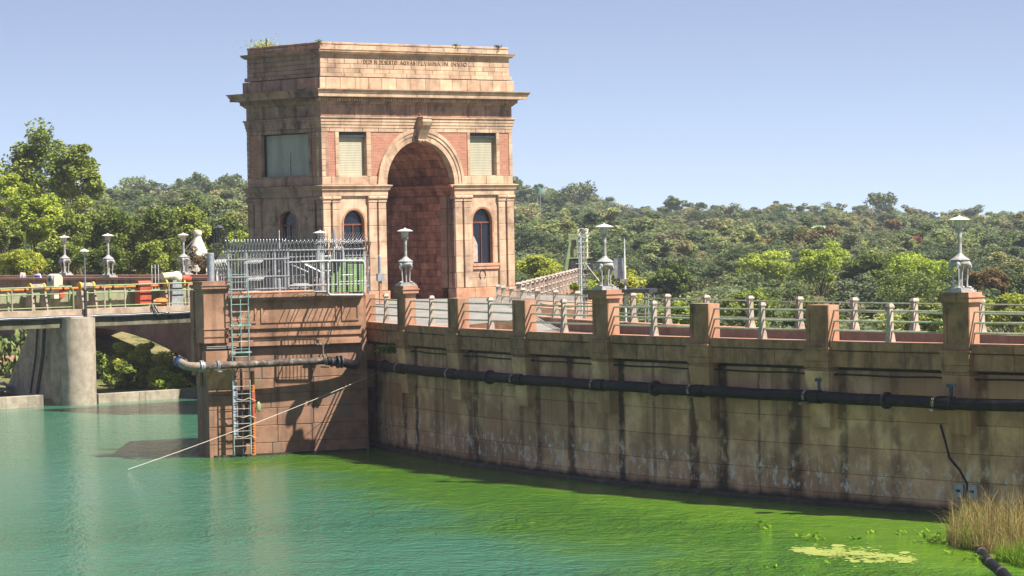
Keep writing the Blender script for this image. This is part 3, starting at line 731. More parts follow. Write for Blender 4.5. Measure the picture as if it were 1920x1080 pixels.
def pier_parts(i, lamp):
    s = i*PP - 0.522; hgt = 1.147 if not lamp else 1.22
    w, d = 1.044, 0.463
    mb = MB(); mb.bb(-w/2, w/2, 0, d, -0.18, hgt)
    # body with a sunk panel on the front face: frame pieces proud of it
    body = MB().bb(-w/2, w/2, 0.05, d, -0.18, hgt).mesh('pier', M_['terracotta'])
    p = dadd('pier', body, s, 0.0, ZC)
    fr = MB(); fw = 0.14
    fr.bb(-w/2+0.002, -w/2+fw, 0, 0.05, -0.18, hgt-0.002); fr.bb(w/2-fw, w/2-0.002, 0, 0.05, -0.18, hgt-0.002)
    fr.bb(-w/2+fw, w/2-fw, 0, 0.05, hgt-0.16, hgt-0.002); fr.bb(-w/2+fw, w/2-fw, 0, 0.05, -0.18, 0.0)
    fr.bb(-w/2+fw, w/2-fw, 0.032, 0.05, 0.0, hgt-0.16)
    add('pier_panel_frame', fr.mesh('pier_panel_frame', M_['parapet']), p)  # front frame in the darker material, shade of this side in its colour
    cb = MB(); cb.bb(-w/2-0.06, w/2+0.06, -0.10, 0.4, -0.62, -0.20); cb.bb(-w/2-0.09, w/2+0.09, -0.13, 0.4, -0.24, -0.185)
    cb.bb(-w/2-0.05, w/2+0.05, -0.08, 0.4, -0.83, -0.63); cb.bb(-w/2-0.02, w/2+0.02, -0.04, 0.4, -0.92, -0.84)
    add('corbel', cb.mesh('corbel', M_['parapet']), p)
    if lamp:
        cp = MB(); cp.bb(-w/2-0.03, w/2+0.03, -0.03, d+0.03, 1.222, 1.27); cp.bb(-w/2-0.10, w/2+0.10, -0.10, d+0.10, 1.27, 1.41)
        cp.bb(-w/2-0.13, w/2+0.13, -0.13, d+0.13, 1.41, 1.45); cp.bb(-w/2-0.07, w/2+0.07, -0.07, d+0.07, 1.45, 1.565)
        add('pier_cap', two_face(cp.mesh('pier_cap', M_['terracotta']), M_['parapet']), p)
    # tapering bracket on the wall below
    br = MB(); bw = 0.56
    br.hexa([(-0.42, 0.10, -2.72), (0.42, 0.10, -2.72), (0.42, 0.45, -2.72), (-0.42, 0.45, -2.72)], [(-bw, -0.06, -0.93), (bw, -0.06, -0.93), (bw, 0.45, -0.93), (-bw, 0.45, -0.93)])
    bm = br.mesh('bracket', M_['wall']); uv_box(br, bm, lambda co: (60 + i*3 + co.x, ZC + co.z)); add('bracket', bm, p)
    return p
for i in range(-2, 10):
    if i in (-1,): continue
    pier_parts(i, i % 3 == 1)

# ------------------------------------------------------------------ road along the crest and the ground round the tower
def road_z(s): 
    t = min(1, max(0, (5 - s) / 20)); return 4.42 + 1.04 * t*t*(3-2*t)
rd = MB(); n = 60
for i in range(n+1):
    s = -30 + 95*i/n
    for o in (0.3, 9.6): rd.v.append(arc(s, o, road_z(s)))
for i in range(n): rd.f.append([2*i, 2*i+2, 2*i+3, 2*i+1])
tag(rd.build('road', M_['asphalt']), kind='structure')
ap = MB(); ap.prism([TT(-0.4, -7, 0.0), TT(15.0, -3.5, 0.0), TT(15.0, 12, 0.0), TT(1.2, 12, 0.0), TT(1.2, 6.6, 0.0), TT(-0.4, 6.6, 0.0)], (0, 0, -0.25))
tag(ap.build('tower_pavement', M_['asphalt']), kind='structure')

# ------------------------------------------------------------------ upstream railing
def post_mesh(name, m):
    q = MB(); q.hexa([(-0.10, -0.13, 0), (0.10, -0.13, 0), (0.10, 0.13, 0), (-0.10, 0.13, 0)], [(-0.085, -0.10, 0.25), (0.085, -0.10, 0.25), (0.085, 0.10, 0.25), (-0.085, 0.10, 0.25)])
    q.hexa([(-0.075, -0.085, 0.25), (0.075, -0.085, 0.25), (0.075, 0.085, 0.25), (-0.075, 0.085, 0.25)], [(-0.065, -0.075, 1.06), (0.065, -0.075, 1.06), (0.065, 0.075, 1.06), (-0.065, 0.075, 1.06)])
    q.hexa([(-0.09, -0.10, 1.06), (0.09, -0.10, 1.06), (0.09, 0.10, 1.06), (-0.09, 0.10, 1.06)], [(-0.10, -0.11, 1.10), (0.10, -0.11, 1.10), (0.10, 0.11, 1.10), (-0.10, 0.11, 1.10)])
    q.hexa([(-0.10, -0.11, 1.10), (0.10, -0.11, 1.10), (0.10, 0.11, 1.10), (-0.10, 0.11, 1.10)], [(-0.06, -0.07, 1.19), (0.06, -0.07, 1.19), (0.06, 0.07, 1.19), (-0.06, 0.07, 1.19)])
    return q.mesh(name, m)
PM = post_mesh('post', M_['post'])
rl = empty('upstream_railing', arc(0, 0.3, ZC))
tag(rl, 'three-bar pipe railing with small posts between the near parapet piers over the water', 'railing')
rinv = pm(rl).inverted()
for i in range(1, 10):
    a, b = (i-1)*PP, i*PP - 1.044; mid = (a+b)/2 + 0.02
    add('post', PM, rl, rinv @ arc(mid, 0.26, ZC+0.018), arc_rot(mid))
    for (p0, p1) in ((a, mid-0.05), (mid+0.05, b)):
        for h in (0.34, 0.65, 0.97):
            q = MB(); q.tube([rinv @ arc(p0 + (p1-p0)*k_/2, 0.26, ZC+h+0.01*math.sin(i*7+h*9+k_)) for k_ in range(3)], 0.036, 6); q.build('rail', M_['rail'], rl, smooth=True)

# ------------------------------------------------------------------ downstream parapet and its railing
FZ = 8.9 - 2.618 - 1.19
par = empty('downstream_parapet', arc(0, 9.366, 0)); tag(par, 'low brown kerb wall on the far side of the dam road', 'low wall')
pinv = pm(par).inverted()
sp, s0 = 3.72, -22.643
for i in range(0, 22):
    a, b = s0 + i*sp - sp/2, s0 + i*sp + sp/2
    me = block_mesh('parapet_block', M_['terracotta'], b-a-0.015, 0.5, 1.3, 0.02)
    add('parapet_block', me, par, pinv @ arc((a+b)/2, 9.10, FZ-0.65), arc_rot((a+b)/2))
fr_ = empty('downstream_railing', arc(0, 9.366, FZ)); tag(fr_, 'railing of slim posts and bars along the far edge of the dam road', 'railing')
finv = pm(fr_).inverted()
for i in range(0, 22):
    s = s0 + i*sp
    add('post', PM, fr_, finv @ arc(s, 9.366, FZ), arc_rot(s), (1.25, 1.25, 1))
    if i < 21:
        for h in (0.36, 0.68, 1.0):
            q = MB(); q.tube([finv @ arc(s + sp*k_/2, 9.366, FZ+h) for k_ in range(3)], 0.03, 6); q.build('rail', M_['rail'], fr_, smooth=True)

# ------------------------------------------------------------------ walkway wall running away from the tower
wk0 = Vector((0.35, 157.0, 0)); wk1 = Vector((4.35, 209.0, 0)); wd = (wk1-wk0).normalized(); wnrm = Vector((wd.y, -wd.x, 0))
wk = empty('walkway_wall', wk0); tag(wk, 'long sunlit wall of the walkway running away beside the tower', 'wall')
wrz = math.atan2(wd.y, wd.x)
L = (wk1-wk0).length; nb = 15
for i in range(nb):
    me = block_mesh('wall_block', M_['terracotta'], L/nb-0.02, 0.7, 1.2, 0.02)
    add('wall_block', me, wk, wd*(L*(i+0.5)/nb) - wnrm*0.1 + Vector((0, 0, FZ+0.05-0.6)), wrz)
MB().hexa([wd*0 + wnrm*0.6 + Vector((0, 0, 3.9)), wd*L + wnrm*0.6 + Vector((0, 0, 3.9)), wd*L + wnrm*3.2 + Vector((0, 0, 3.9)), wnrm*3.2 + Vector((0, 0, 3.9))],
          [wd*0 + wnrm*0.6 + Vector((0, 0, FZ)), wd*L + wnrm*0.6 + Vector((0, 0, FZ)), wd*L + wnrm*3.2 + Vector((0, 0, FZ-0.3)), wnrm*3.2 + Vector((0, 0, FZ-0.3))]).build('ledge', M_['terracotta'], wk)
wr = empty('walkway_railing', wk0 + Vector((0, 0, FZ+0.05))); tag(wr, 'closely seen row of pale posts and rails climbing away right of the tower', 'railing')
for i in range(nb+1):
    add('post', PM, wr, wd*(L*i/nb), wrz, (1.9, 1.5, 1))
for h in (0.3, 0.64, 1.0):
    q = MB(); q.tube([(0, 0, h), wd*L + Vector((0, 0, h))], 0.045, 6); q.build('rail', M_['post'], wr)
# ------------------------------------------------------------------ lamps
def lamp_parts(root):
    q = MB().bb(-0.34, 0.34, -0.34, 0.34, 0, 0.07); q.bb(-0.28, 0.28, -0.28, 0.28, 0.07, 0.13); q.build('plinth', M_['iron'], root)
    for k_ in range(4):
        a = math.pi/2*k_ + 0.5; ca, sa = math.cos(a), math.sin(a)
        leg = MB(); leg.tube([(0.25*ca, 0.25*sa, 0.13), (0.21*ca, 0.21*sa, 0.17), (0.205*ca, 0.205*sa, 0.30), (0.225*ca, 0.225*sa, 0.55), (0.245*ca, 0.245*sa, 0.82)], [0.05, 0.035, 0.024, 0.030, 0.04], 8)
        leg.blob((0.285*ca, 0.285*sa, 0.15), (0.07, 0.07, 0.035), 8, 4)
        lo = leg.build('leg', M_['iron'], root, smooth=True)
        hd = MB(); hd.blob((0.255*ca, 0.255*sa, 0.84), (0.085, 0.085, 0.095), 10, 6)
        for sg in (-1, 1): hd.blob((0.23*ca - sg*0.08*sa, 0.23*sa + sg*0.08*ca, 0.86), (0.04, 0.04, 0.06), 6, 4)
        hd.tube([(0.32*ca, 0.32*sa, 0.82), (0.345*ca, 0.345*sa, 0.74), (0.33*ca, 0.33*sa, 0.67), (0.28*ca, 0.28*sa, 0.65)], [0.035, 0.028, 0.024, 0.02], 6)
        hd.build('animal_head', M_['iron'], lo, smooth=True)
    MB().lathe([(0.045, 0.13), (0.035, 0.5), (0.05, 0.9)], 10).build('stem', M_['iron'], root, smooth=True)
    dr = MB().lathe([(0.20, 0.76), (0.25, 0.83), (0.28, 0.86), (0.28, 0.93), (0.265, 0.95), (0.30, 0.965), (0.30, 0.985), (0.21, 1.04), (0.13, 1.10), (0.085, 1.15), (0.07, 1.17)], 24)
    dr.build('bell', M_['iron'], root, smooth=True)
    MB().lathe([(0.07, 1.17), (0.064, 1.25), (0.058, 1.62), (0.072, 1.67), (0.062, 1.70), (0.07, 1.79), (0.095, 1.86), (0.13, 1.89), (0.135, 1.94)], 14).build('pole', M_['iron'], root, smooth=True)
    ln = MB().lathe([(0.12, 1.94), (0.165, 2.17)], 12).build('lantern', M_['lantern'], root, smooth=True)
    rb = MB()
    for k_ in range(8):
        a = math.pi/4*k_; rb.tube([(0.123*math.cos(a), 0.123*math.sin(a), 1.94), (0.168*math.cos(a), 0.168*math.sin(a), 2.17)], 0.008, 4)
    rb.build('lantern_ribs', M_['iron'], ln)
    MB().lathe([(0.16, 2.165), (0.315, 2.175), (0.32, 2.19), (0.22, 2.235), (0.12, 2.265), (0.03, 2.285), (0.028, 2.31), (0.001, 2.33)], 24).build('lamp_shade', M_['shade_white'], root, smooth=True)
def clone(root, loc, rz=None, scale=None, label=None, **kw):
    r = root.copy(); col.objects.link(r); r.location = loc
    if rz is not None: r.rotation_euler = (0, 0, rz)
    if scale is not None: r.scale = scale
    for ch in root.children:
        c = ch.copy(); col.objects.link(c); c.parent = r
        for g in ch.children:
            d = g.copy(); col.objects.link(d); d.parent = c
    if label: r["label"] = label
    return r
LG = 'cast-iron pedestal lamps along the dam crest'
def lamp_at(i): 
    s = i*PP - 0.522; p = arc(s, 0.2315, ZC+1.562); return p, arc_rot(s)
p, r = lamp_at(7); lamp0 = empty('pedestal_lamp', p, r); lamp_parts(lamp0)
tag(lamp0, 'silver pedestal lamp on the nearest parapet pier, at the right', 'lamp', LG)
p, r = lamp_at(4); clone(lamp0, p, r, None, 'silver pedestal lamp on the parapet pier in front of the flat steel platform')
p, r = lamp_at(1); clone(lamp0, p, r, None, 'silver pedestal lamp standing before the dark opening of the arch')
p, r = lamp_at(-2); clone(lamp0, p, r, None, 'pedestal lamp behind the spiked fence, before the tower corner')
# =================================================================== abutment block in front of the tower
B0 = Vector((-12.3, 126.6, 0)); BA = math.atan2(2.8, 6.25); b1 = Vector((math.cos(BA), math.sin(BA), 0)); b2 = Vector((-math.sin(BA), math.cos(BA), 0))
def BL(x, y, z): return B0 + b1*x + b2*y + Vector((0, 0, z))
def on_b(px, py, y=0.0):
    q = ray(px, py); o = B0 + b2*y; t = o.dot(b2)/q.dot(b2); P = q*t; P.z += WZ
    return (P-B0).dot(b1), P.z
blk = empty('abutment_block', B0, BA); tag(blk, 'red-brown concrete abutment standing in the water below the spiked fence', 'abutment')
R5 = random.Random(5)
M_['abut'] = mat('red_brown_abutment_concrete', '#a67f66', '#8a6850', rnd=0.06, stain='#4c372d', stain_amt=0.45, stain_scale=0.7, streak='#4a3a32', streak_amt=0.35, nscale=1.5)
M_['abut_low'] = mat('water_stained_abutment_concrete', '#98735c', '#7c5c48', rnd=0.06, stain='#8f857a', stain_amt=0.35, stain_scale=0.9, streak='#3a302a', streak_amt=0.5, nscale=1.8)
k = MB(); k.prism([(0.03, 0.05, -3), (6.9, 0.05, -3), (8.5, 9, -3), (3.4, 9, -3), (0.4, 1.55, -3), (0.03, 1.5, -3)], (0, 0, 9.25)); k.build('core', M_['abut_low'], blk)
# lower facing: long board-marked lifts
zr = [-2.0, 0.5, 1.2, 1.9, 2.5, 3.1, 3.6, 4.35]
for z0, z1 in zip(zr[:-1], zr[1:]):
    xs = [0.0, R5.uniform(2.2, 3.0), R5.uniform(4.4, 5.2), 6.75]
    for a, b in zip(xs[:-1], xs[1:]):
        me = block_mesh('wall_panel', M_['abut_low'], b-a-0.014, 0.15, z1-z0-0.014, 0.016); add('wall_panel', me, blk, ((a+b)/2, R5.uniform(-0.01, 0.01), (z0+z1)/2))
MB().bb(0.2, 6.75, -0.12, 0.1, -2, 0.08).build('footing', M_['wet'], blk)
# upper parapet wall with belts, panels and coping
MB().bb(0.3, 6.7, -0.16, 0.3, 4.60, 6.40).build('parapet_wall', M_['abut'], blk)
MB().bb(0.3, 6.7, -0.22, 0.3, 4.44, 4.62).build('soffit_moulding', M_['abut'], blk)
MB().bb(0.82, 6.62, -0.22, -0.1, 4.80, 4.86).build('belt', M_['abut'], blk); MB().bb(0.82, 6.62, -0.25, -0.1, 5.14, 5.22).build('belt', M_['abut'], blk)
for a, b in ((0.95, 2.05), (2.25, 5.55), (5.75, 6.5)):
    f_ = MB(); w = 0.07
    f_.bb(a, b, -0.20, -0.1, 5.36, 5.36+w); f_.bb(a, b, -0.20, -0.1, 6.14, 6.14+w); f_.bb(a, a+w, -0.20, -0.1, 5.36+w, 6.14); f_.bb(b-w, b, -0.20, -0.1, 5.36+w, 6.14)
    f_.build('panel_frame', M_['abut'], blk)
for a, b in ((0.8, 2.7), (2.71, 4.7), (4.71, 6.65)):
    c_ = MB().bb(a, b, -0.44, 0.5, 6.40, 6.52); c_.bb(a, b, -0.36, 0.4, 6.28, 6.398); c_.build('coping', M_['abut'], blk)
pr = MB().bb(-0.22, 0.80, -0.32, 0.75, 4.62, 6.74).build('corner_pier', M_['abut'], blk)
q = MB(); q.bb(-0.25, 0.83, -0.35, 0.78, 4.86, 4.92); q.bb(-0.25, 0.83, -0.35, 0.78, 5.16, 5.22); q.build('belt', M_['abut'], pr)
q = MB(); q.bb(-0.27, 0.85, -0.37, 0.80, 6.74, 6.80); q.bb(-0.33, 0.91, -0.43, 0.86, 6.80, 6.92); q.bb(-0.36, 0.94, -0.46, 0.89, 6.92, 6.96); q.bb(-0.29, 0.87, -0.39, 0.82, 6.96, 7.10); q.build('pier_cap', M_['abut'], pr)
# corbel below the pier and left buttress
MB().hexa([(0.0, -0.02, 2.75), (1.0, -0.02, 2.75), (1.0, 0.1, 2.75), (0.0, 0.1, 2.75)], [(-0.2, -0.42, 3.55), (1.05, -0.42, 3.55), (1.05, 0.1, 3.55), (-0.2, 0.1, 3.55)]).build('corbel', M_['abut'], blk)
MB().bb(-0.2, 1.05, -0.41, 0.1, 3.552, 4.3).build('corbel', M_['abut'], blk)
q = MB(); q.prism([(-0.5, 0.4, -3), (-0.02, 0.4, -3), (-0.02, 0.4, 6.6), (-0.12, 0.4, 6.55), (-0.5, 0.4, 5.9)], (0.0, 0.55, 0)); 
q2 = MB().bb(-0.10, 0.0, 0.70, 1.2, 2.9, 6.5); q2.build('buttress', M_['abut'], blk)
MB().bb(-0.24, 0.06, 0.95, 1.35, 3.3, 6.72).build('gate_pier', M_['abut'], blk)
# steel bollard posts on the pier and coping
MB().lathe([(0.15, 0), (0.15, 1.12), (0.12, 1.14)], 14, (0.30, 0.25, 7.10)).build('bollard', M_['steel'], blk, smooth=True)
bx_, bz_ = on_b(523, 540, 0.1); MB().lathe([(0.085, 0), (0.085, 0.62), (0.06, 0.64)], 12, (bx_, 0.1, 6.5)).build('bollard', M_['steel'], blk, smooth=True)
# conduit along the foot of the pier
q = MB()
for dz in (0, 0.07): q.tube([BL(-0.15, -0.36, 4.40+dz) - B0, BL(1.1, -0.36, 4.40+dz) - B0], 0.03, 6)
q.v = [Matrix.Rotation(-BA, 4, 'Z') @ v for v in q.v]; q.build('conduit', M_['cable'], blk)

# ------------------------------------------------------------------ ladder and gauges
ldx0, _ = on_b(434, 600, -0.55); ldx1, _ = on_b(466, 600, -0.55)
lad = empty('ladder', BL(ldx0, -0.55, 0), BA); tag(lad, 'pale teal steel ladder down the face of the abutment into the water', 'ladder')
W_ = ldx1-ldx0
for x in (0, W_): MB().tube([(x, 0, 0.1), (x, 0, 7.55)], 0.026, 6).build('stile', M_['teal'], lad)
MB().tube([(W_*0.55, 0.02, 4.25), (W_*0.55, 0.02, 6.5)], 0.02, 6).build('stile', M_['teal'], lad)
z = 0.45
while z < 7.5:
    MB().tube([(0, 0, z), (W_, 0, z)], 0.013, 5).build('rung', M_['teal'] if z > 3.4 else M_['post'], lad); z += 0.30
for z in (4.22, 5.32, 6.45):
    q = MB().bb(-0.05, W_+0.1, -0.03, 0.03, z-0.03, z+0.03); q.bb(-0.02, 0.02, 0.0, 0.35, z-0.02, z+0.02); q.bb(W_-0.02, W_+0.02, 0, 0.35, z-0.02, z+0.02); q.build('bracket', M_['teal'], lad)
gx, _ = on_b(439, 760, -0.5)
ga = empty('depth_gauge', BL(gx, -0.46, 0), BA); tag(ga, 'blue and white water level gauge strip on the abutment, beside the ladder foot', 'depth gauge')
MB().bb(-0.02, 0.16, 0, 0.03, 0.75, 3.05).build('backing', M_['white_steel'], ga)
nv = 40
for i in range(nv):
    z0 = 0.78 + i*2.24/nv
    w = 0.14 if i % 5 == 0 else (0.075 if i % 2 else 0.11)
    me = block_mesh('gauge_mark', M_['blue'], round(w, 2), 0.012, 0.034, 0.002); add('gauge_mark', me, ga, (0.15-w/2, -0.008, z0))
gx2, _ = on_b(475, 760, -0.5)
gb = empty('depth_gauge', BL(gx2, -0.46, 0), BA); tag(gb, 'orange and red toothed water gauge strip right of the ladder', 'depth gauge')
MB().bb(-0.07, 0.09, 0.01, 0.04, 0.05, 3.45).build('backing', M_['orange'], gb)
for i in range(30):
    z0 = 0.12 + i*0.11; red = 1.55 < z0 < 2.55
    q = MB().prism([(-0.08, -0.004, z0), (0.03, -0.004, z0+0.05), (-0.08, -0.004, z0+0.10)], (0, 0.012, 0)); q.build('gauge_tooth', M_['black'] if not red else M_['black'], gb)
MB().bb(-0.02, 0.10, -0.006, 0.008, 1.55, 2.6).build('red_band', M_['red'], gb)
q = MB().blob((0.22, -0.05, 2.0), (0.10, 0.06, 0.22), 8, 6); q.build('float_pouch', M_['green_steel'], gb, smooth=True)
for z_ in (0.75, 1.55, 2.25):
    MB().tube([(0.1, -0.05, z_), (-0.2, -0.12, z_+0.12), (-0.45, -0.1, z_+0.04), (-0.7, -0.03, z_+0.1)], 0.02, 5).build('lashing', M_['post'], gb)
# standing pipe behind the ladder
q = MB().tube([BL(ldx0+W_*0.62, -0.3, -0.3), BL(ldx0+W_*0.62, -0.3, 3.55)], 0.05, 8); tag(q.build('gauge_pipe', M_['dark_steel'], smooth=True), 'thin dark upright pipe behind the ladder on the abutment', 'pipe')
# steel stilling box
sx_, _ = on_b(466, 800, -0.3)
tag(MB().box(BL(sx_+0.02, -0.3, 1.35), (0.22, 0.3, 1.6), BA).build('stilling_box', M_['dark_steel']), 'narrow dark steel box on the abutment beside the toothed gauge', 'steel box')

# ------------------------------------------------------------------ water pipe
pipe = empty('water_pipe', arc(20, 0, 3.4)); tag(pipe, 'long black pipe strapped along the dam wall and abutment', 'pipe')
ppinv = pm(pipe).inverted()
def off_p(s): 
    t = min(1, max(0, (s-33)/9)); return 0.02 - 0.42*t*t*(3-2*t)
Z_P = 3.47
secs = [(-0.5 + 6.0*i, -0.5 + 6.0*(i+1)) for i in range(10)]
for i, (a, b) in enumerate(secs):
    q = MB(); q.tube([arc(a + (b-a)*k_/6, off_p(a+(b-a)*k_/6), Z_P + 0.03*math.sin(1.3*(a+(b-a)*k_/6))*0.4) for k_ in range(7)], 0.185, 14); q.build('pipe_length', M_['pipe'], pipe, True, True)
    q = MB(); q.tube([arc(b-0.25, off_p(b-.25), Z_P), arc(b+0.25, off_p(b+.25), Z_P)], 0.215, 14); q.build('coupling', M_['pipe'], pipe, True, True)
    if i % 2 == 0:
        sm = a + 3.4; q = MB(); q.tube([arc(sm-0.04, off_p(sm), Z_P), arc(sm+0.04, off_p(sm), Z_P)], 0.27, 14); q.build('flange', M_['dark_steel'], pipe, True, True)
# lengths along the abutment with the elbow at the left end
def PB(px, y, z): x, _ = on_b(px, 680, y); return BL(x, y, z)
q = MB(); q.tube([PB(385, -0.75, 3.72), PB(470, -0.75, 3.74), PB(560, -0.72, 3.76), PB(612, -0.68, 3.76)], 0.15, 14); q.build('pipe_length', M_['pipe_worn'], pipe, True, True)
e0 = PB(385, -0.75, 3.72)
q = MB(); q.tube([e0, PB(366, -0.70, 3.72), PB(352, -0.5, 3.74), PB(345, -0.1, 3.78), PB(340, 0.5, 3.84)], 0.175, 14); q.build('elbow', M_['strap'], pipe, True, True)
q = MB(); q.tube([PB(340, 0.5, 3.84), PB(335, 1.0, 3.88)], 0.225, 16); q.build('flange', M_['blue'], pipe, True, True)
q = MB(); q.tube([PB(612, -0.68, 3.76), PB(640, -0.6, 3.68), PB(662, -0.4, 3.55), arc(-0.5, 0.02, Z_P)], 0.185, 14); q.build('pipe_length', M_['pipe'], pipe, True, True)
for px, r in ((376, .24), (379.5, .24), (633, .26), (640, .26), (622, .2)):
    a, b = PB(px-1.2, -0.73, 3.725 if px < 600 else 3.70), PB(px+1.2, -0.73, 3.725 if px < 600 else 3.70)
    q = MB(); q.tube([a, b], r, 16); q.build('flange', M_['dark_steel'] if px > 600 else M_['steel'], pipe, True, True)
def strap(P, d, m='strap'):
    """pale strap over the pipe with feet"""
    n_ = Vector((-d.y, d.x, 0)); q = MB()
    pts = [P + n_*(0.21*math.cos(a)) + Vector((0, 0, 0.21*math.sin(a))) for a in [math.radians(-30 + 240*i/12) for i in range(13)]]
    for o in (-0.03, 0.03): q.tube([p_ + d*o for p_ in pts], 0.022, 5)
    q.box(P + Vector((0, 0, -0.22)), (0.16, 0.62, 0.05), math.atan2(d.y, d.x)); return q.build('strap', M_[m], pipe, False, True)
for i in range(0, 10):
    s = i*PP - 1.0; P = arc(s, off_p(s), Z_P); d = (arc(s+.1) - arc(s-.1)).normalized(); strap(P, d)
    s = i*PP - 0.45; q = MB(); q.box(arc(s, off_p(s)+0.05, Z_P+0.36), (0.10, 0.06, 0.38), arc_rot(s)); q.box(arc(s, off_p(s)+0.05, Z_P+0.53), (0.24, 0.16, 0.10), arc_rot(s)); q.build('hanger', M_['bolt_blue'], pipe, False, True)
for px in (408, 609):
    strap(PB(px, -0.75, 3.73), b1, 'steel' if px < 500 else 'strap')
q = MB(); c0 = PB(606, -0.5, 4.2); q.box(c0, (0.06, 0.06, 0.6), BA); q.box(c0 + Vector((0, 0, 0.25)), (0.55, 0.06, 0.05), BA); q.build('hanger', M_['strap'], pipe, False, True)
# small conduit clipped under the parapet
cd = MB(); cd.tube([arc(0.5 + 57*i/60, 0.20, ZC-1.02 - 0.03*abs(math.sin(i*0.9))) for i in range(61)], 0.03, 5); tag(cd.build('conduit', M_['black']), 'thin black cable sagging along under the dam parapet', 'cable')
jb = arc(7*PP-0.5, 0.05, ZC-1.02); tag(MB().box(jb, (0.18, 0.14, 0.2), arc_rot(42)).build('junction_box', M_['red']), 'small red box under the parapet below the nearest lamp', 'junction box')

# ------------------------------------------------------------------ fences on the abutment
def fence(name, label, P0, P1, zb, zrails, ztop, n, m, mr, posts=(), style='straight', lean=0.35, bar=0.028, tilt=0.0):
    d = (P1-P0); Lf = d.length; rz = math.atan2(d.y, d.x)
    r = empty(name, Vector((P0.x, P0.y, zb)), rz); tag(r, label, 'fence', 'security fences on the abutment')
    q = MB(); h = zrails[-1] - zb; H = ztop - zb
    q.box((0, 0, h/2), (bar, bar*0.8, h))
    if style == 'lean':      # flat pale pointed at top, bent outwards and split
        q.hexa([(-bar/2, -bar/2, h), (bar/2, -bar/2, h), (bar/2, bar/2, h), (-bar/2, bar/2, h)], [(-bar*0.5-lean, -lean*0.9-0.01, H), (bar*0.5-lean, -lean*0.9-0.01, H), (bar*0.5-lean, -lean*0.9+0.01, H+0.03), (-bar*0.5-lean, -lean*0.9+0.01, H+0.03)])
        q.hexa([(-bar/2, -bar/2, h*0.93), (bar/2, -bar/2, h*0.93), (bar/2, bar/2, h*0.93), (-bar/2, bar/2, h*0.93)], [(lean*0.6-0.012, -lean*1.2-0.01, H-0.05), (lean*0.6+0.012, -lean*1.2-0.01, H-0.05), (lean*0.6+0.012, -lean*1.2+0.01, H-0.03), (lean*0.6-0.012, -lean*1.2+0.01, H-0.03)])
    else:
        q.hexa([(-bar/2, -bar/2, h), (bar/2, -bar/2, h), (bar/2, bar/2, h), (-bar/2, bar/2, h)], [(-0.004, -0.004, H), (0.004, -0.004, H), (0.004, 0.004, H), (-0.004, 0.004, H)])
        q.box((0, 0, h+(H-h)*0.45), (bar*2.2, bar, 0.03))
    me = q.mesh('bar', M_[m])
    for i in range(n): add('bar', me, r, (Lf*i/(n-1), 0, 0))
    for z in zrails: MB().bb(-0.05, Lf+0.05, -0.03, 0.03, z-zb-0.025, z-zb+0.025).build('rail', M_[mr], r)
    for t_ in posts: MB().box((Lf*t_, 0.03, (zrails[-1]-zb)*0.52), (0.075, 0.075, (zrails[-1]-zb)*1.04)).build('post', M_[mr], r)
    return r
def FB(px, y): x, _ = on_b(px, 520, y); return BL(x, y, 0)
fence('palisade_fence', 'white spiked palisade fence along the left half of the abutment edge', FB(429, -0.1), FB(541, 0.1), 6.55, [6.75, 7.25, 7.95, 8.30], 8.72, 20, 'steel', 'steel', (0.0, 0.30, 0.78, 1.0), 'lean', 0.16, bar=0.022)
fence('palisade_fence', 'dark steel palisade fence with straight spear points left of the tower', FB(403, 3.4), FB(615, 3.0), 6.2, [6.6, 8.10, 8.55], 9.15, 46, 'dark_steel', 'dark_steel', (0.0, 0.35, 0.7, 1.0), 'straight', bar=0.034)
fence('palisade_fence', 'grey palisade fence with outward spikes in front of the tower corner', FB(541, 0.2), FB(684, -0.3), 6.55, [6.85, 7.8, 8.28], 8.66, 20, 'steel', 'white_steel', (0.0, 0.45, 1.0), 'lean', 0.17, bar=0.026)
fence('palisade_fence', 'short return of spiked fence at the left end of the abutment', FB(405, 1.2), FB(429, 0.45), 6.6, [6.8, 7.55], 7.95, 6, 'white_steel', 'white_steel', (0.0, 1.0), 'lean', 0.12)
fence('palisade_fence', 'inner grey palisade fence behind the tubular gate', FB(535, 2.0), FB(690, 2.4), 6.3, [6.7, 8.0], 8.6, 26, 'dark_steel', 'steel', (0.0, 1.0), 'lean', 0.14)
# fans of anti-climb spikes
SPK = 'anti-climb spike fans on the abutment fences'
def spikes(px, py, y, n, w, rot, label):
    w *= 1.35; n += 3; y -= 0.35
    x, z = on_b(px, py, y); r = empty('spike_fan', BL(x, y, z), BA); tag(r, label, 'spikes', SPK)
    q = MB().box((0, 0, 0), (w, 0.03, 0.03)); q.build('bar', M_['white_steel'], r)
    for i in range(n):
        xx = -w/2 + w*i/(n-1)
        for sg in (-1, 1):
            q = MB().tube([(xx, 0, 0), (xx + sg*0.20, -0.12, 0.24*sg*rot+0.12)], [0.013, 0.004], 4); q.build('spike', M_['white_steel'], r)
for a in ((478, 489, 0.3, 6, 0.5, 1, 'upper spike fan on the white fence left of the tower window'), (482, 521, 0.3, 6, 0.45, 1, 'spike fan beside the cream machine housing, low on the white fence'),
          (474, 546, 0.3, 6, 0.4, -1, 'spike fan at the foot of the white fence'), (563, 532, 0.3, 5, 0.45, -1, 'spike fan below the diagonal bar, beside the lamp pier'),
          (417, 487, 0.9, 5, 0.35, 1, 'upper spike fan at the left end of the abutment'), (418, 515, 0.9, 5, 0.35, -1, 'lower spike fan at the left end of the abutment'),
          (600, 546, 0.2, 5, 0.4, 1, 'spike fan lying at the foot of the tubular gate'), (618, 452, 1.0, 7, 0.7, 1, 'high spike fan right of the lamp shade'), (660, 452, 1.2, 8, 0.8, 1, 'high spike fan over the green cabinet')):
    spikes(*a)
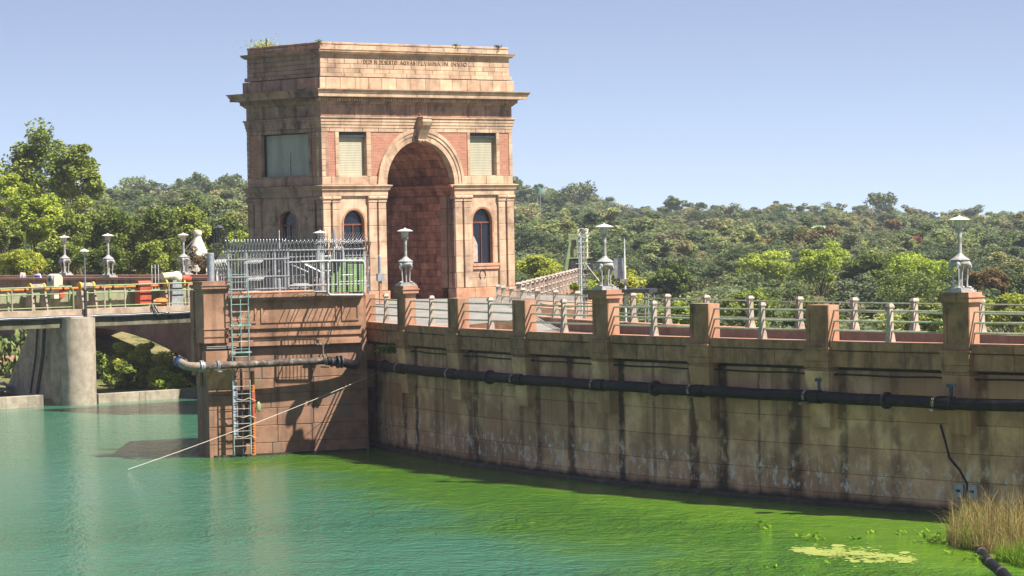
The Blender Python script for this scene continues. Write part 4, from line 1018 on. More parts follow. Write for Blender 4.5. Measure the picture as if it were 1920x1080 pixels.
# diagonal bar, pipe along the coping
a, b = on_b(546, 496, 0.4), on_b(577, 510, 0.4); q = MB().tube([BL(a[0], 0.4, a[1]), BL(b[0], 0.4, b[1])], 0.035, 6); tag(q.build('brace_bar', M_['white_steel']), 'white diagonal brace bar on the abutment fence', 'bar')
a, b = on_b(426, 554, -0.3), on_b(588, 550, -0.3); q = MB().tube([BL(a[0], -0.28, 6.60), BL(b[0], -0.28, 6.60)], 0.05, 8); tag(q.build('coping_pipe', M_['pink'], smooth=True), 'thin terracotta pipe lying along the abutment coping', 'pipe')
# tubular gate with rounded corners
GY = -1.9                     # the guard gate hangs out over the water
def gpt(px, py): x, z = on_b(px, py, GY); return BL(x, GY, z)
gate = empty('tubular_gate', gpt(648, 552)); tag(gate, 'white tubular frame gate with rounded corners before the green cabinet', 'gate')
ginv = pm(gate).inverted()
x0, y0, x1, y1, rr = 615, 489, 683, 553, 6
pts = []
for cx, cy, a0 in ((x1-rr, y0+rr, -90), (x1-rr, y1-rr, 0), (x0+rr, y1-rr, 90), (x0+rr, y0+rr, 180)):
    for k_ in range(5):
        a = math.radians(a0 + 22.5*k_); pts.append(gpt(cx + rr*math.cos(a), cy + rr*math.sin(a)))
pts.append(pts[0]); q = MB().tube([ginv @ p_ for p_ in pts], 0.045, 8); q.build('frame', M_['white_steel'], gate, smooth=True)
for i in range(9):
    px = x0 + 6 + (x1-x0-12)*i/8; q = MB().tube([ginv @ gpt(px, y0+0.5), ginv @ gpt(px, y1-0.5)], 0.016, 5); q.build('bar', M_['dark_steel'], gate)
q = MB().tube([ginv @ gpt(565, 491), ginv @ gpt(616, 489)], 0.04, 8); q.build('arm', M_['white_steel'], gate, smooth=True)
for px, py in ((618, 549), (680, 549), (680, 493)):
    a_ = gpt(px, py); b_ = a_ + b2*1.75; q = MB().tube([ginv @ a_, ginv @ b_], 0.03, 6); q.build('arm', M_['dark_steel'], gate)
R8 = random.Random(8)
rods = empty('shadow_rods', BL(4.5, -0.44, 6.45), BA); tag(rods, 'row of thin steel rods added on the abutment coping for their shadows', 'shadow rods')  # rods added to throw diagonal shadows down the wall
for i in range(15):
    x_ = -0.9 + i*0.2 + R8.uniform(-.05, .05); L_ = R8.uniform(0.35, 0.85)
    if i in (4, 9): continue
    q = MB().tube([(x_, 0.1, 0.0), (x_+R8.uniform(-.08, .08), -L_, R8.uniform(-0.05, 0.15))], [0.022, 0.012], 5); q.build('rod', M_['steel'], rods)
for i in range(7):
    x_ = -3.6 + i*0.3; q = MB().tube([(x_, 0.1, 0.02), (x_, -R8.uniform(0.15, 0.4), 0.08)], [0.018, 0.01], 5); q.build('rod', M_['steel'], rods)
cab = empty('green_cabinet', FB(651, 1.0) + Vector((0, 0, 6.4)), BA); tag(cab, 'bright green slatted metal cabinet behind the tubular gate', 'cabinet')
for i in range(6):
    for j in range(14):
        me = block_mesh('slat', M_['green_bright'], 0.23, 0.04, 0.092, 0.012); add('slat', me, cab, (-0.62 + 0.25*i, 0, 0.14 + j*0.096))
MB().bb(-0.78, 0.78, 0.02, 0.5, 0.02, 1.52).build('body', M_['green_steel'], cab)
for i in range(7): MB().bb(-0.765 + 0.25*i, -0.725 + 0.25*i, -0.03, 0.04, 0, 1.5).build('rib', M_['dark_steel'], cab)
# meter box and post before the arch
mp_ = at(714, 558, 150.5); mb_ = empty('meter_post', mp_, 0.4); tag(mb_, 'grey meter box on a post with a tall cylinder, left of the arch', 'meter box')
MB().bb(-0.06, 0.06, -0.05, 0.05, -0.3, 0.85).build('post', M_['pink'], mb_); MB().bb(-0.17, 0.17, -0.12, 0.12, 0.80, 1.15).build('box', M_['steel'], mb_)
MB().lathe([(0.07, 1.15), (0.07, 1.98), (0.02, 2.02), (0.02, 2.1)], 12, (-0.03, 0, 0)).build('cylinder', M_['steel'], mb_, smooth=True)
# concrete traffic blocks on the road by the walkway
for (px, py, Y, L_, lab) in ((905, 612, 131, 2.6, 'low slanted concrete ramp edge lying on the road behind the railing'), (948, 608, 134, 1.2, 'squat brown concrete block on the road by the railing')):
    P = at(px, py, Y); o = MB(); o.prism([P + Vector((-L_/2, 0, -0.3)), P + Vector((L_/2, 0, -0.3)), P + Vector((L_/2, 0, 0.25)), P + Vector((-L_/2, 0, 0.02))], (0.2, 0.7, 0))
    tag(o.build('road_block', M_['parapet']), lab, 'concrete block')

# tangle of pipework and frames between the fences
vf = empty('valve_frame', FB(575, 0.7) + Vector((0, 0, 6.5)), BA); tag(vf, 'tangle of grey pipes and steel frames beside the lamp pier behind the fence', 'pipework')
R9 = random.Random(12)
for i in range(16):
    x_, y_, z_ = R9.uniform(-1.2, 1.6), R9.uniform(-0.5, 0.6), R9.uniform(0.1, 1.9); d_ = R9.choice(((0, 0, 1), (1, 0, 0), (0.7, 0, 0.7), (0.8, -0.3, -0.5), (0, -1, 0.2))); L_ = R9.uniform(0.4, 1.3)
    q = MB().tube([(x_, y_, z_), (x_+d_[0]*L_, y_+d_[1]*L_*0.5, max(0, z_+d_[2]*L_*0.8))], R9.choice((0.02, 0.03, 0.05)), 6); q.build('pipe', M_[R9.choice(('steel', 'dark_steel', 'white_steel', 'strap'))], vf)
for (x_, z_, w_, h_) in ((-0.7, 0.05, 0.5, 0.7), (0.5, 0.9, 0.45, 0.6), (1.1, 1.3, 0.4, 0.55)):
    q = MB(); 
    for a_, b_ in (((x_, z_), (x_+w_, z_)), ((x_+w_, z_), (x_+w_, z_+h_)), ((x_+w_, z_+h_), (x_, z_+h_)), ((x_, z_+h_), (x_, z_))): q.tube([(a_[0], -0.3, a_[1]), (b_[0], -0.3, b_[1])], 0.03, 6)
    q.build('frame', M_['white_steel'], vf)
MB().bb(0.45, 0.75, -0.1, 0.2, 1.35, 1.95).build('meter', M_['steel'], vf); MB().bb(1.3, 1.65, 0.1, 0.4, 1.2, 1.8).build('meter', M_['dark_steel'], vf)
# =================================================================== spillway: service bridge (tower frame, v = 12.31)
BV = 12.31; BU = -12.21
sb = empty('service_bridge', TL(BU, BV, 0), TA); tag(sb, 'concrete service bridge with green railing over the spillway', 'bridge')
DZ = 5.13
segs = [(-5, 1.2), (1.21, 6.0), (6.01, 10.2), (10.21, 14.6)]
for a, b in segs: MB().bb(a, b, 0.0, 1.45, DZ-0.40, DZ).build('deck_slab', M_['deck'], sb)
MB().bb(-5, 14.6, 0.12, 0.9, DZ-0.95, DZ-0.405).build('beam', M_['mossy'], sb)
# pier with rounded nose
pu0, pu1, pz = 4.0, 6.0, 4.66
nose = []
for k_ in range(13):
    a = math.pi*k_/12; nose.append(((pu0+pu1)/2 - (pu1-pu0)/2*math.cos(a), 0.05 - 0.80*math.sin(a)))
q = MB(); q.prism([(x, y, -3) for x, y in nose], (0, 0, pz+3)); q.build('pier_nose', M_['concrete'], sb, smooth=True)
q = MB(); q.prism([(pu0, 0.052, -3), (pu0, 6.2, -3), (pu0, 6.0, 0.3), (pu0, 3.2, pz-0.5), (pu0, 0.052, pz-0.5)], (pu1-pu0, 0, 0)); q.build('pier_body', M_['concrete'], sb)
MB().bb(pu0+0.3, pu1-0.3, -0.4, 0.05, pz, pz+0.06).build('bearing', M_['concrete'], sb)
for (y_, w_) in ((1.6, 0.10), (2.3, 0.05)): 
    q = MB().tube([(pu0-0.05, y_, pz), (pu0-0.05, y_+0.25, 2.8), (pu0-0.05, y_+0.9, 0.6)], w_, 6); q.build('gate_guide', M_['dark_steel'], sb)
# conduits along the deck edge
for dz, m in ((-0.30, 'cable'), (-0.36, 'steel'), (-0.43, 'black')):
    q = MB().tube([(-5 + 19.4*i/30, -0.05, DZ+dz-0.03*abs(math.sin(i*0.7))) for i in range(31)], 0.03, 5); q.build('conduit', M_[m], sb)
for k_ in range(3):
    q = MB().tube([(9.75+k_*0.1, -0.03, DZ+0.12), (9.78+k_*0.12, -0.07, DZ-0.1), (9.95+k_*0.16, -0.08, DZ-0.42), (10.7+k_*0.1, -0.07, DZ-0.36)], 0.035, 6); q.build('hose', M_['black' if k_ != 1 else 'steel'], sb)
# sill walls at the water line
for (a, b, z1, lab) in ((-8, 2.95, 0.62, 'low pale concrete sill at the water left of the bridge pier'), (6.45, 14.5, 0.50, 'low pale concrete sill at the water right of the bridge pier')):
    s_ = empty('sill_wall', TL(BU+a, BV+0.35, 0), TA); tag(s_, lab, 'sill wall')
    n = max(2, int((b-a)/2.6))
    for i in range(n):
        me = block_mesh('sill_block', M_['concrete'], (b-a)/n-0.012, 0.5, z1+2, 0.015); add('sill_block', me, s_, ((b-a)*(i+0.5)/n, 0, z1/2-1))
# railing
br = empty('bridge_railing', TL(BU, BV+0.15, DZ), TA); tag(br, 'pale green two-bar railing along the service bridge', 'railing')
for x0, x1 in ((-5, 4.75), (5.6, 14.2)):
    for h, r in ((1.24, 0.045), (0.86, 0.032), (0.14, 0.032)): MB().tube([(x0, 0, h), (x1, 0, h)], r, 6).build('rail', M_['green_steel'], br, smooth=True)
for u_ in (-3.6, -2.2, -0.6, 0.98, 2.24, 6.85, 8.17, 11.09, 12.4): MB().bb(u_-0.03, u_+0.03, -0.03, 0.03, 0, 1.2).build('post', M_['post'], br)
q = MB().tube([(4.2, 0, 1.24), (4.6, 0, 1.24), (4.78, 0, 1.15), (4.84, 0, 0.95), (4.84, 0, 0.0)], 0.045, 8); q.build('end_loop', M_['green_steel'], br, smooth=True)
# gate leaf panels seen behind the railing
gp = empty('spillway_gate', TL(BU, BV+1.36, DZ), TA); tag(gp, 'row of pale olive steel gate panels behind the bridge railing', 'gate panels')
u_ = -5.0; i = 0
while u_ < 13.6:
    w_ = 1.30; me = block_mesh('panel', M_['green_panel'], w_-0.05, 0.05, 0.86, 0.03); add('panel', me, gp, (u_+w_/2, 0, 0.50)); MB().bb(u_-0.06, u_+0.06, -0.06, 0.1, 0, 1.0).build('stanchion', M_['green_steel'], gp); u_ += w_
# drive shaft with bands
ds = empty('drive_shaft', TL(BU, BV+0.8, DZ+1.12), TA); tag(ds, 'long orange drive shaft with black couplings along the bridge', 'drive shaft')
MB().tube([(-5, 0, 0), (14, 0, 0)], 0.075, 10).build('shaft', M_['orange'], ds, smooth=True)
for i in range(24):
    if abs(i*0.8-5-5.3) < 0.6: continue
    x_ = -5+0.8*i; q = MB().tube([(x_-0.06, 0, 0), (x_+0.06, 0, 0)], 0.09, 10); q.build('coupling', M_['black'], ds, smooth=True)
# hoist stands with gear wheels
def hoist(u, label, wheel='yellow'):
    h = empty('gate_hoist', TL(BU+u, BV+0.8, DZ), TA); tag(h, label, 'hoist', 'gate hoists on the service bridge')
    for sx in (-0.42, 0.42):
        q = MB().hexa([(sx-0.06, -0.42, 0), (sx+0.06, -0.42, 0), (sx+0.06, 0.42, 0), (sx-0.06, 0.42, 0)], [(sx-0.06, -0.22, 1.0), (sx+0.06, -0.22, 1.0), (sx+0.06, 0.22, 1.0), (sx-0.06, 0.22, 1.0)]); q.build('stand', M_['concrete'], h)
        q = MB().tube([(sx-0.05, 0, 1.22), (sx+0.05, 0, 1.22)], 0.24, 16); q.build('wheel', M_[wheel], h, smooth=True)
    q = MB().tube([(-0.4, 0, 1.22), (0.4, 0, 1.22)], 0.20, 14); q.build('drum', M_['strap'], h, smooth=True)
    return h
hoist(2.95, 'gate hoist with yellow wheels left of the cream housing'); hoist(6.1, 'gate hoist with a rusty drum beside the bridge lamp')
hoist(11.6, 'gate hoist with yellow wheels near the abutment')
cu, cz_ = on_v(110, 548, BV+0.9); ch = empty('gear_housing', TL(cu, BV+0.9, DZ+0.6), TA); tag(ch, 'upright cream gear housing with a round dial above the bridge railing', 'gear housing')
q = MB(); q.prism([(-0.30+0.30*0, 0, 0)] + [(0.28*math.cos(a)*1.0, 0, 1.05+0.28*math.sin(a)) for a in [math.pi*i/10 for i in range(11)]][::-1] and [(-0.28, 0, 0), (0.28, 0, 0)] + [(0.28*math.cos(math.pi*i/10), 0, 1.05+0.28*math.sin(math.pi*i/10)) for i in range(11)], (0, 0.7, 0)); q.build('case', M_['cream'], ch)
q = MB(); q.tube([(-0.285, 0.35, 1.0), (-0.33, 0.35, 1.0)], 0.26, 18); q.build('dial', M_['steel'], ch); q = MB().tube([(-0.33, 0.35, 1.0), (-0.345, 0.35, 1.0)], 0.10, 12); q.build('hub', M_['black'], ch)
MB().bb(0.05, 0.33, -0.08, -0.005, 0.05, 0.72).build('red_cover', M_['red'], ch)
# second cream housing seen through the fence
c2 = at(492, 540, 168); ch2 = empty('gear_housing', c2, TA); tag(ch2, 'cream gear housing with a red base seen through the white fence', 'gear housing')
MB().bb(-0.35, 0.35, 0, 0.6, 0.2, 0.85).build('case', M_['cream'], ch2); q = MB().tube([(-0.36, 0.3, 0.62), (-0.40, 0.3, 0.62)], 0.26, 16); q.build('dial', M_['steel'], ch2); MB().bb(0.05, 0.3, -0.05, -0.005, -0.4, 0.3).build('red_cover', M_['red'], ch2)
# motor unit and red box near the abutment
mu, mz = on_v(325, 540, BV+0.6); mo = empty('hoist_motor', TL(mu, BV+0.6, DZ), TA); tag(mo, 'cream hoist motor with a red end cap on a grey stand near the abutment', 'motor')
q = MB().tube([(-0.75, 0, 1.62), (0.05, 0, 1.66)], 0.2, 14); q.build('motor', M_['cream'], mo, smooth=True); q = MB().blob((0.25, 0, 1.55), (0.32, 0.3, 0.36)); q.build('gear_case', M_['cream'], mo, smooth=True)
q = MB().tube([(0.55, 0, 1.45), (1.05, 0, 1.45), (1.15, 0, 1.45)], [0.22, 0.22, 0.15], 14); q.build('end_cap', M_['red'], mo, smooth=True)
q = MB().hexa([(-0.35, -0.3, 0), (0.55, -0.3, 0), (0.55, 0.3, 0), (-0.35, 0.3, 0)], [(-0.15, -0.2, 1.4), (0.4, -0.2, 1.4), (0.4, 0.2, 1.4), (-0.15, 0.2, 1.4)]); q.build('stand', M_['steel'], mo)
for x_ in (-0.55, 0.62): q = MB().tube([(x_-0.05, 0, 1.2), (x_+0.05, 0, 1.2)], 0.27, 16); q.build('wheel', M_['yellow'], mo, smooth=True)
q = MB().blob((-1.0, -0.2, 0.25), (0.5, 0.35, 0.22)); q.build('rope_coil', M_['orange'], mo, smooth=True)
ru, rz_ = on_v(273, 540, BV+0.5); rb = empty('red_box', TL(ru, BV+0.5, DZ), TA); tag(rb, 'tall faded red switch box with a sloped lid on the service bridge', 'switch box')
MB().bb(-0.37, 0.37, 0, 0.5, 0.15, 1.18).build('body', M_['red'], rb); q = MB().prism([(-0.42, -0.06, 1.181), (-0.42, 0.56, 1.181), (-0.42, 0.5, 1.42), (-0.42, 0.1, 1.42)], (0.84, 0, 0)); q.build('lid', M_['red'], rb)
for i, px in enumerate((284, 290.5, 296.5)):
    u_, z_ = on_v(px, 490, BV+1.8); tag(MB().tube([TL(u_, BV+1.8, DZ), TL(u_, BV+1.8, DZ+2.28)], 0.03, 6).build('whip_pole', M_['white_steel']), ('leftmost', 'middle', 'rightmost')[i] + ' of three thin white poles on the service bridge', 'pole', 'thin white poles on the service bridge')
# bags, crates
for px, lab, w_ in ((291, 'white bucket on the deck below the thin poles', 0.22), (353, 'pale stone block on the deck beside the abutment', 0.7)):
    u_, z_ = on_v(px, 572, BV+0.4); q = MB().lathe([(w_*0.45, 0), (w_*0.5, 0.3), (w_*0.4, 0.34)], 12, TL(u_, BV+0.4, DZ)) if w_ < 0.3 else MB().box(TL(u_, BV+0.5, DZ+0.2), (w_, 0.5, 0.4), TA); tag(q.build('bucket' if w_ < 0.3 else 'stone_block', M_['white' if w_ < 0.3 else 'deck']), lab, 'bucket' if w_ < 0.3 else 'block')
# street lamp on the pier
lu, lz_ = on_v(160, 590, BV-0.1); sl = empty('bridge_lamp', TL(lu, BV-0.14, DZ-0.45), TA); tag(sl, 'slim grey street lamp rising from the bridge pier', 'lamp')
MB().lathe([(0.055, 0), (0.05, 1.5), (0.04, 3.3), (0.055, 3.32), (0.05, 3.36)], 10).build('pole', M_['steel'], sl, smooth=True)
MB().lathe([(0.06, 3.36), (0.10, 3.40), (0.14, 3.56)], 12).build('lantern', M_['lantern'], sl, smooth=True); MB().lathe([(0.14, 3.555), (0.27, 3.56), (0.26, 3.58), (0.1, 3.66), (0.01, 3.70)], 18).build('lamp_shade', M_['shade_white'], sl, smooth=True)
MB().bb(-0.06, 0.06, -0.06, 0.06, -0.02, 1.5).build('base', M_['dark_steel'], sl)

# =================================================================== road bridge beyond the tower: parapets and arch face (u = 1.5)
rb_ = empty('road_bridge', TL(1.5, 6.6, 0), TA); tag(rb_, 'brown road bridge with panelled parapet and wide arch behind the spillway', 'bridge')
PZ = 8.9 - 2.26
vc, Rr, zc_ = 24.6 - 6.6, 29.9, 3.75      # crown 3.75
def zin(y): 
    d = y - vc; return zc_ + math.sqrt(max(0.01, Rr*Rr - d*d)) - Rr
ys = [0.0] + [vc - 13.2 + 26.4*i/26 for i in range(27)] + [60]
q = MB()
for y0, y1 in zip(ys[:-1], ys[1:]):
    in_arch = y0 >= vc-13.21 and y1 <= vc+13.21
    z0, z1 = (zin(y0), zin(y1)) if in_arch else (-3, -3)
    q.hexa([(0, y0, z0), (0, y1, z1), (6.4, y1, z1), (6.4, y0, z0)], [(0, y0, 5.15), (0, y1, 5.15), (6.4, y1, 5.15), (6.4, y0, 5.15)])
q.build('arch_span', M_['shade_brown'], rb_)
MB().bb(1.6, 6.3, 0, 60, 5.15, 5.36).build('road_surface', M_['asphalt'], rb_)
for i in range(18):
    y0 = 0.0 + 2.9*i
    me = block_mesh('parapet_panel', M_['stone_dark'], 2.86, 0.4, 1.34, 0.03); add('parapet_panel', me, rb_, (-0.02, y0+1.45, 5.15+0.67), (0, 0, -math.pi/2))
    fr2 = MB(); fr2.bb(-0.05, -0.018, y0+0.3, y0+2.6, 5.45, 5.52); fr2.bb(-0.05, -0.018, y0+0.3, y0+2.6, 6.15, 6.22); fr2.build('panel_moulding', M_['stone_dark'], rb_)
    MB().bb(-0.10, 0.45, y0+0.01, y0+2.89, 6.49, PZ).build('coping', M_['terracotta'], rb_)
    MB().bb(6.4, 6.8, y0+0.01, y0+2.89, 5.15, PZ-0.1).build('parapet_panel', M_['terracotta'], rb_); MB().bb(6.32, 6.9, y0+0.01, y0+2.89, PZ-0.099, PZ+0.02).build('coping', M_['terracotta'], rb_)
# lamps along it
def lamp_left(px, u, h_px, label):
    v_, z_ = on_u(px, 515, u); P = TL(u, v_, PZ+0.02); d = P.y; sc = h_px/FPX*d/2.33
    clone(lamp0, P, TA+0.3, (sc, sc, sc), label)
lamp_left(122, 8.1, 75.5, 'left lamp of the pair on the far parapet of the road bridge'); lamp_left(345, 8.1, 79, 'lamp on the road bridge beside the white cone')
lamp_left(203.5, 1.7, 83, 'lamp on the near parapet of the road bridge, before the dark bushes')
v_, z_ = on_u(412, 500, 4.0); dl = clone(sl, TL(4.0, v_, 5.3), 0, (1.0, 1.0, 1.15), 'dark street lamp behind the spiked fence left of the tower')
for c in dl.children:
    c.data = c.data.copy(); c.data.materials.clear(); c.data.materials.append(M_['dark_steel' if c.name.startswith(('pole', 'base')) else 'bolt_blue'])

# =================================================================== people on the road bridge
def person(px, py, u, label, hair, shirt, trousers, stripe=None, hgt=1.68, rot=0.0):
    v_, z_ = on_u(px, py, u); base = TL(u, v_, on_u(px, 501.5 if px < 60 else 504, u)[1] - hgt*1.03)
    root = empty('person', base, TA + rot); tag(root, label, 'person', 'people on the road bridge'); s = hgt/1.7
    J = [((0, 0, .93), .13), ((0, 0, 1.08), .125), ((0, 0.01, 1.28), .145), ((0, 0.01, 1.40), .12), ((0, 0, 1.48), .055), ((0, -.01, 1.56), .085), ((0, -.015, 1.63), .092), ((0, -.005, 1.69), .06),
         ((.17, .01, 1.38), .06), ((.24, .02, 1.12), .048), ((.26, -.06, .90), .036), ((.265, -.09, .80), .035), ((-.17, .01, 1.38), .06), ((-.24, .02, 1.12), .048), ((-.25, -.02, .88), .036), ((-.255, -.04, .78), .035),
         ((.09, 0, .86), .095), ((.10, -.02, .50), .065), ((.10, .02, .09), .045), ((.11, -.10, .04), .035), ((-.09, 0, .86), .095), ((-.10, -.03, .50), .065), ((-.10, .0, .09), .045), ((-.11, -.12, .04), .035)]
    Ed = [(0, 1), (1, 2), (2, 3), (3, 4), (4, 5), (5, 6), (6, 7), (3, 8), (8, 9), (9, 10), (10, 11), (3, 12), (12, 13), (13, 14), (14, 15), (0, 16), (16, 17), (17, 18), (18, 19), (0, 20), (20, 21), (21, 22), (22, 23)]
    def skin(name, idx, grow, m, par, rad=1.0):
        mp2 = {j: k_ for k_, j in enumerate(idx)}
        me = bpy.data.meshes.new(name); me.from_pydata([tuple(c*s for c in J[j][0]) for j in idx], [(mp2[a], mp2[b]) for a, b in Ed if a in mp2 and b in mp2], [])
        me.materials.append(m); o = add(name, me, par); o.modifiers.new('skin', 'SKIN')
        for k_, j in enumerate(idx):
            r = (J[j][1]+grow)*s*rad; me.skin_vertices[0].data[k_].radius = (r, r*0.85)
        me.skin_vertices[0].data[0].use_root = True
        sd = o.modifiers.new('sub', 'SUBSURF'); sd.levels = 1; sd.render_levels = 2; return o
    skin('body', list(range(24)), 0, M_['skin'], root)
    sh = skin('shirt', [1, 2, 3, 8, 9, 12, 13], 0.018, shirt, root); skin('trousers', [0, 16, 17, 18, 20, 21, 22], 0.016, trousers, root)
    hb = MB().blob((0, 0.02*s, 1.655*s), (0.105*s, 0.11*s, 0.105*s), 14, 8); hb.blob((0, 0.06*s, 1.56*s), (0.09*s, 0.06*s, 0.13*s), 12, 6); hb.build('hair', hair, root, smooth=True)
    fc = MB()
    for sx in (-1, 1): fc.blob((sx*.033*s, -.09*s, 1.615*s), (.012*s, .008*s, .008*s), 6, 4)
    fc.build('eyes', M_['black'], root); fc = MB().blob((0, -.105*s, 1.585*s), (.014*s, .02*s, .022*s), 6, 4); fc.build('nose', M_['skin'], root); MB().blob((0, -.09*s, 1.545*s), (.025*s, .008*s, .006*s), 6, 4).build('mouth', M_['red'], root)
    for sx in (-1, 1): MB().blob((sx*.088*s, 0, 1.605*s), (.012*s, .02*s, .03*s), 6, 4).build('ear', M_['skin'], root)
    if stripe: MB().lathe([(0.155*s, 1.20*s), (0.172*s, 1.27*s), (0.165*s, 1.34*s)], 16, (0, 0.01, 0), 1.18, 0.98).build('shirt_band', stripe, root, smooth=True)
M_['skin'] = mat('skin', '#b98a6e', rough=0.6, bump=0); M_['hair_dark'] = mat('dark_hair', '#2a2220', bump=0.2); M_['hair_fair'] = mat('fair_hair', '#a8764a', '#8f6038', bump=0.2)
M_['shirt_grey'] = mat('pale_grey_shirt', '#b7b3b8', '#a6a2a8', bump=0.1); M_['shirt_white'] = mat('white_shirt', '#d5d2d2', bump=0.1); M_['shirt_blue'] = mat('blue_band', '#2c3f96', bump=0.1); M_['denim'] = mat('dark_trousers', '#34384a', bump=0.1)
person(42, 510, 4.2, 'person with dark hair in a pale grey shirt behind the bridge parapet', M_['hair_dark'], M_['shirt_grey'], M_['denim'], None, 1.72, math.pi*1.1)
person(70, 512, 4.2, 'fair-haired person in a white and blue top behind the bridge parapet', M_['hair_fair'], M_['shirt_white'], M_['denim'], M_['shirt_blue'], 1.62, math.pi*0.7)

# =================================================================== white cone monument
cp_ = at(372, 516, 205); cn = empty('white_cone', Vector((cp_.x, cp_.y, 4.2)), 0.2); tag(cn, 'white bottle-shaped cone with a knob top among the trees', 'monument')
kz = 205/FPX
zt = at(372, 431, 205).z - 4.2
pr_ = [(28, 86), (27, 75), (23.5, 58), (17.5, 44), (12.5, 30), (8.4, 20), (6.6, 14), (6.2, 12)]
MB().lathe([(r*kz*1.05, zt - h*kz) for r, h in pr_], 24).build('body', M_['white'], cn, smooth=True)
MB().lathe([(6.2*kz, zt-12*kz), (8.0*kz, zt-9.5*kz), (8.4*kz, zt-6*kz), (7.4*kz, zt-2*kz), (3*kz, zt-0.1*kz), (0.01, zt)], 20).build('knob', M_['white'], cn, smooth=True)
# guy wire and slanted poles near it
tag(MB().tube([at(362, 450, 206), at(333, 487, 206)], 0.03, 5).build('guy_wire', M_['post']), 'pale guy wire slanting down left of the white cone', 'wire')

# =================================================================== downstream equipment right of the tower
gpt0 = Vector((4.6, 211, FZ)); gpl = empty('green_platform', gpt0, 0.1); tag(gpl, 'green steel hoist platform on splayed legs at the end of the walkway', 'platform')
kz = 211/FPX
def gx(px): return (px-1062)*kz
def gz(py): return at(1062, py, 211).z - FZ
q = MB()
for px in (1042, 1047, 1057, 1072): q.box((gx(px), 0 if px != 1047 else 0.6, (gz(440)+gz(485))/2), (0.09, 0.09, gz(440)-gz(485)))
q.build('post', M_['green_steel'], gpl)
for py, m in ((440, 'green_steel'), (447, 'green_steel'), (484, 'green_steel')): MB().bb(gx(1040), gx(1085), -0.05, 0.05, gz(py)-0.04, gz(py)+0.04).build('rail', M_[m], gpl)
MB().bb(gx(1047), gx(1074), 0.2, 0.3, gz(482), gz(441)).build('panel', M_['green_panel'], gpl)
for a, b in ((1043, 1034), (1072, 1063), (1074, 1070)):
    q = MB().hexa([(gx(b)-0.10, -0.2, gz(506)), (gx(b)+0.14, -0.2, gz(506)), (gx(b)+0.14, 0.1, gz(506)), (gx(b)-0.10, 0.1, gz(506))], [(gx(a)-0.06, -0.2, gz(455)), (gx(a)+0.06, -0.2, gz(455)), (gx(a)+0.06, 0.1, gz(455)), (gx(a)-0.06, 0.1, gz(455))]); q.build('leg', M_['green_steel'], gpl)
MB().bb(gx(1045), gx(1086), 0.0, 2.0, gz(512), gz(485)).build('base', M_['dark_steel'], gpl)
MB().lathe([(0.17, gz(485)), (0.17, gz(434)), (0.22, gz(433.5)), (0.22, gz(430)), (0.1, gz(429))], 12, (gx(1074), 0.4, 0)).build('column', M_['cream'], gpl, smooth=True)
# lattice mast
MY = 149.0; kz = MY/FPX; mp3 = at(1094, 560, MY); ms = empty('lattice_mast', mp3, 0.2); tag(ms, 'grey steel mast with climbing rungs and coiled wire at the top', 'mast')
Hm = at(1094, 440, MY).z - mp3.z
for x_, m in ((-0.20, 'steel'), (-0.10, 'white_steel'), (0.04, 'steel'), (0.20, 'strap')): MB().tube([(x_, 0.1*(x_ > 0), -0.9), (x_*0.9, 0.1*(x_ > 0), Hm - 0.1*abs(x_))], 0.045 if x_ != 0.2 else 0.03, 7).build('stile', M_[m], ms, smooth=True)
for i in range(12): MB().tube([(-0.36+0.05*(i % 3), -0.05, 0.1+i*0.26), (0.38-0.07*(i % 2), 0.05, 0.08+i*0.26)], 0.02, 5).build('rung', M_['strap'], ms)
for j in range(3):
    q = MB().tube([(0.05+0.28*math.cos(a)*(1-0.2*j), 0.2*math.sin(a), Hm+0.08+0.22*math.sin(a+j)) for a in [2*math.pi*i/16 for i in range(17)]], 0.012, 4); q.build('wire_coil', M_['steel'], ms)
q = MB().tube([(0.1, 0, 1.7), (0.95, -0.1, 0.55)], 0.03, 6); q.build('stay', M_['white_steel'], ms)
# flat steel platform with box and camera pole
PY = 137.0; kz = PY/FPX; pp = at(1170, 545, PY); pf = empty('steel_platform', pp, -0.05); tag(pf, 'flat dark steel platform on thin legs behind the far railing', 'platform')
X0, X1 = (1092-1170)*kz, (1217-1170)*kz
MB().hexa([(X0, 0, -0.12), (X1, 0, -0.12), (X1+0.35, 1.6, -0.12), (X0, 1.6, -0.12)], [(X0, 0, 0.06), (X1, 0, 0.06), (X1+0.35, 1.6, 0.06), (X0, 1.6, 0.06)]).build('top', M_['dark_steel'], pf)
for x_, y_ in ((X0+0.1, 0.1), (X1-0.05, 0.1), (X1+0.2, 1.4), (X1-0.2, 0.9)): MB().tube([(x_, y_, -2.6), (x_, y_, -0.12)], 0.035, 6).build('leg', M_['steel'], pf)
MB().tube([(X1-0.1, 0.1, -0.15), (X1-0.75, 0.1, -1.2)], 0.03, 6).build('brace', M_['steel'], pf)
eb = empty('control_box', at(1162, 535, PY+0.4), -0.05); tag(eb, 'grey electrical control box on the steel platform', 'control box')
MB().bb(-0.22, 0.22, -0.1, 0.12, 0.28, 1.18).build('case', M_['steel'], eb); MB().bb(-0.16, -0.12, -0.05, 0.05, -0.05, 0.28).build('leg', M_['steel'], eb)
cpz = empty('camera_pole', at(1172.5, 560, PY+0.2), 0); tag(cpz, 'thin pale pole with a small camera head by the control box', 'pole')
hp = at(1172.5, 443, PY).z - at(1172.5, 560, PY).z
MB().lathe([(0.055, -1.5), (0.05, 1.4), (0.035, 1.42), (0.03, hp)], 10).build('pole', M_['white_steel'], cpz, smooth=True); q = MB().bb(-0.09, 0.09, -0.08, 0.08, hp, hp+0.07); q.blob((0, 0, hp+0.08), (0.05, 0.05, 0.05), 8, 5); q.build('head', M_['dark_steel'], cpz)
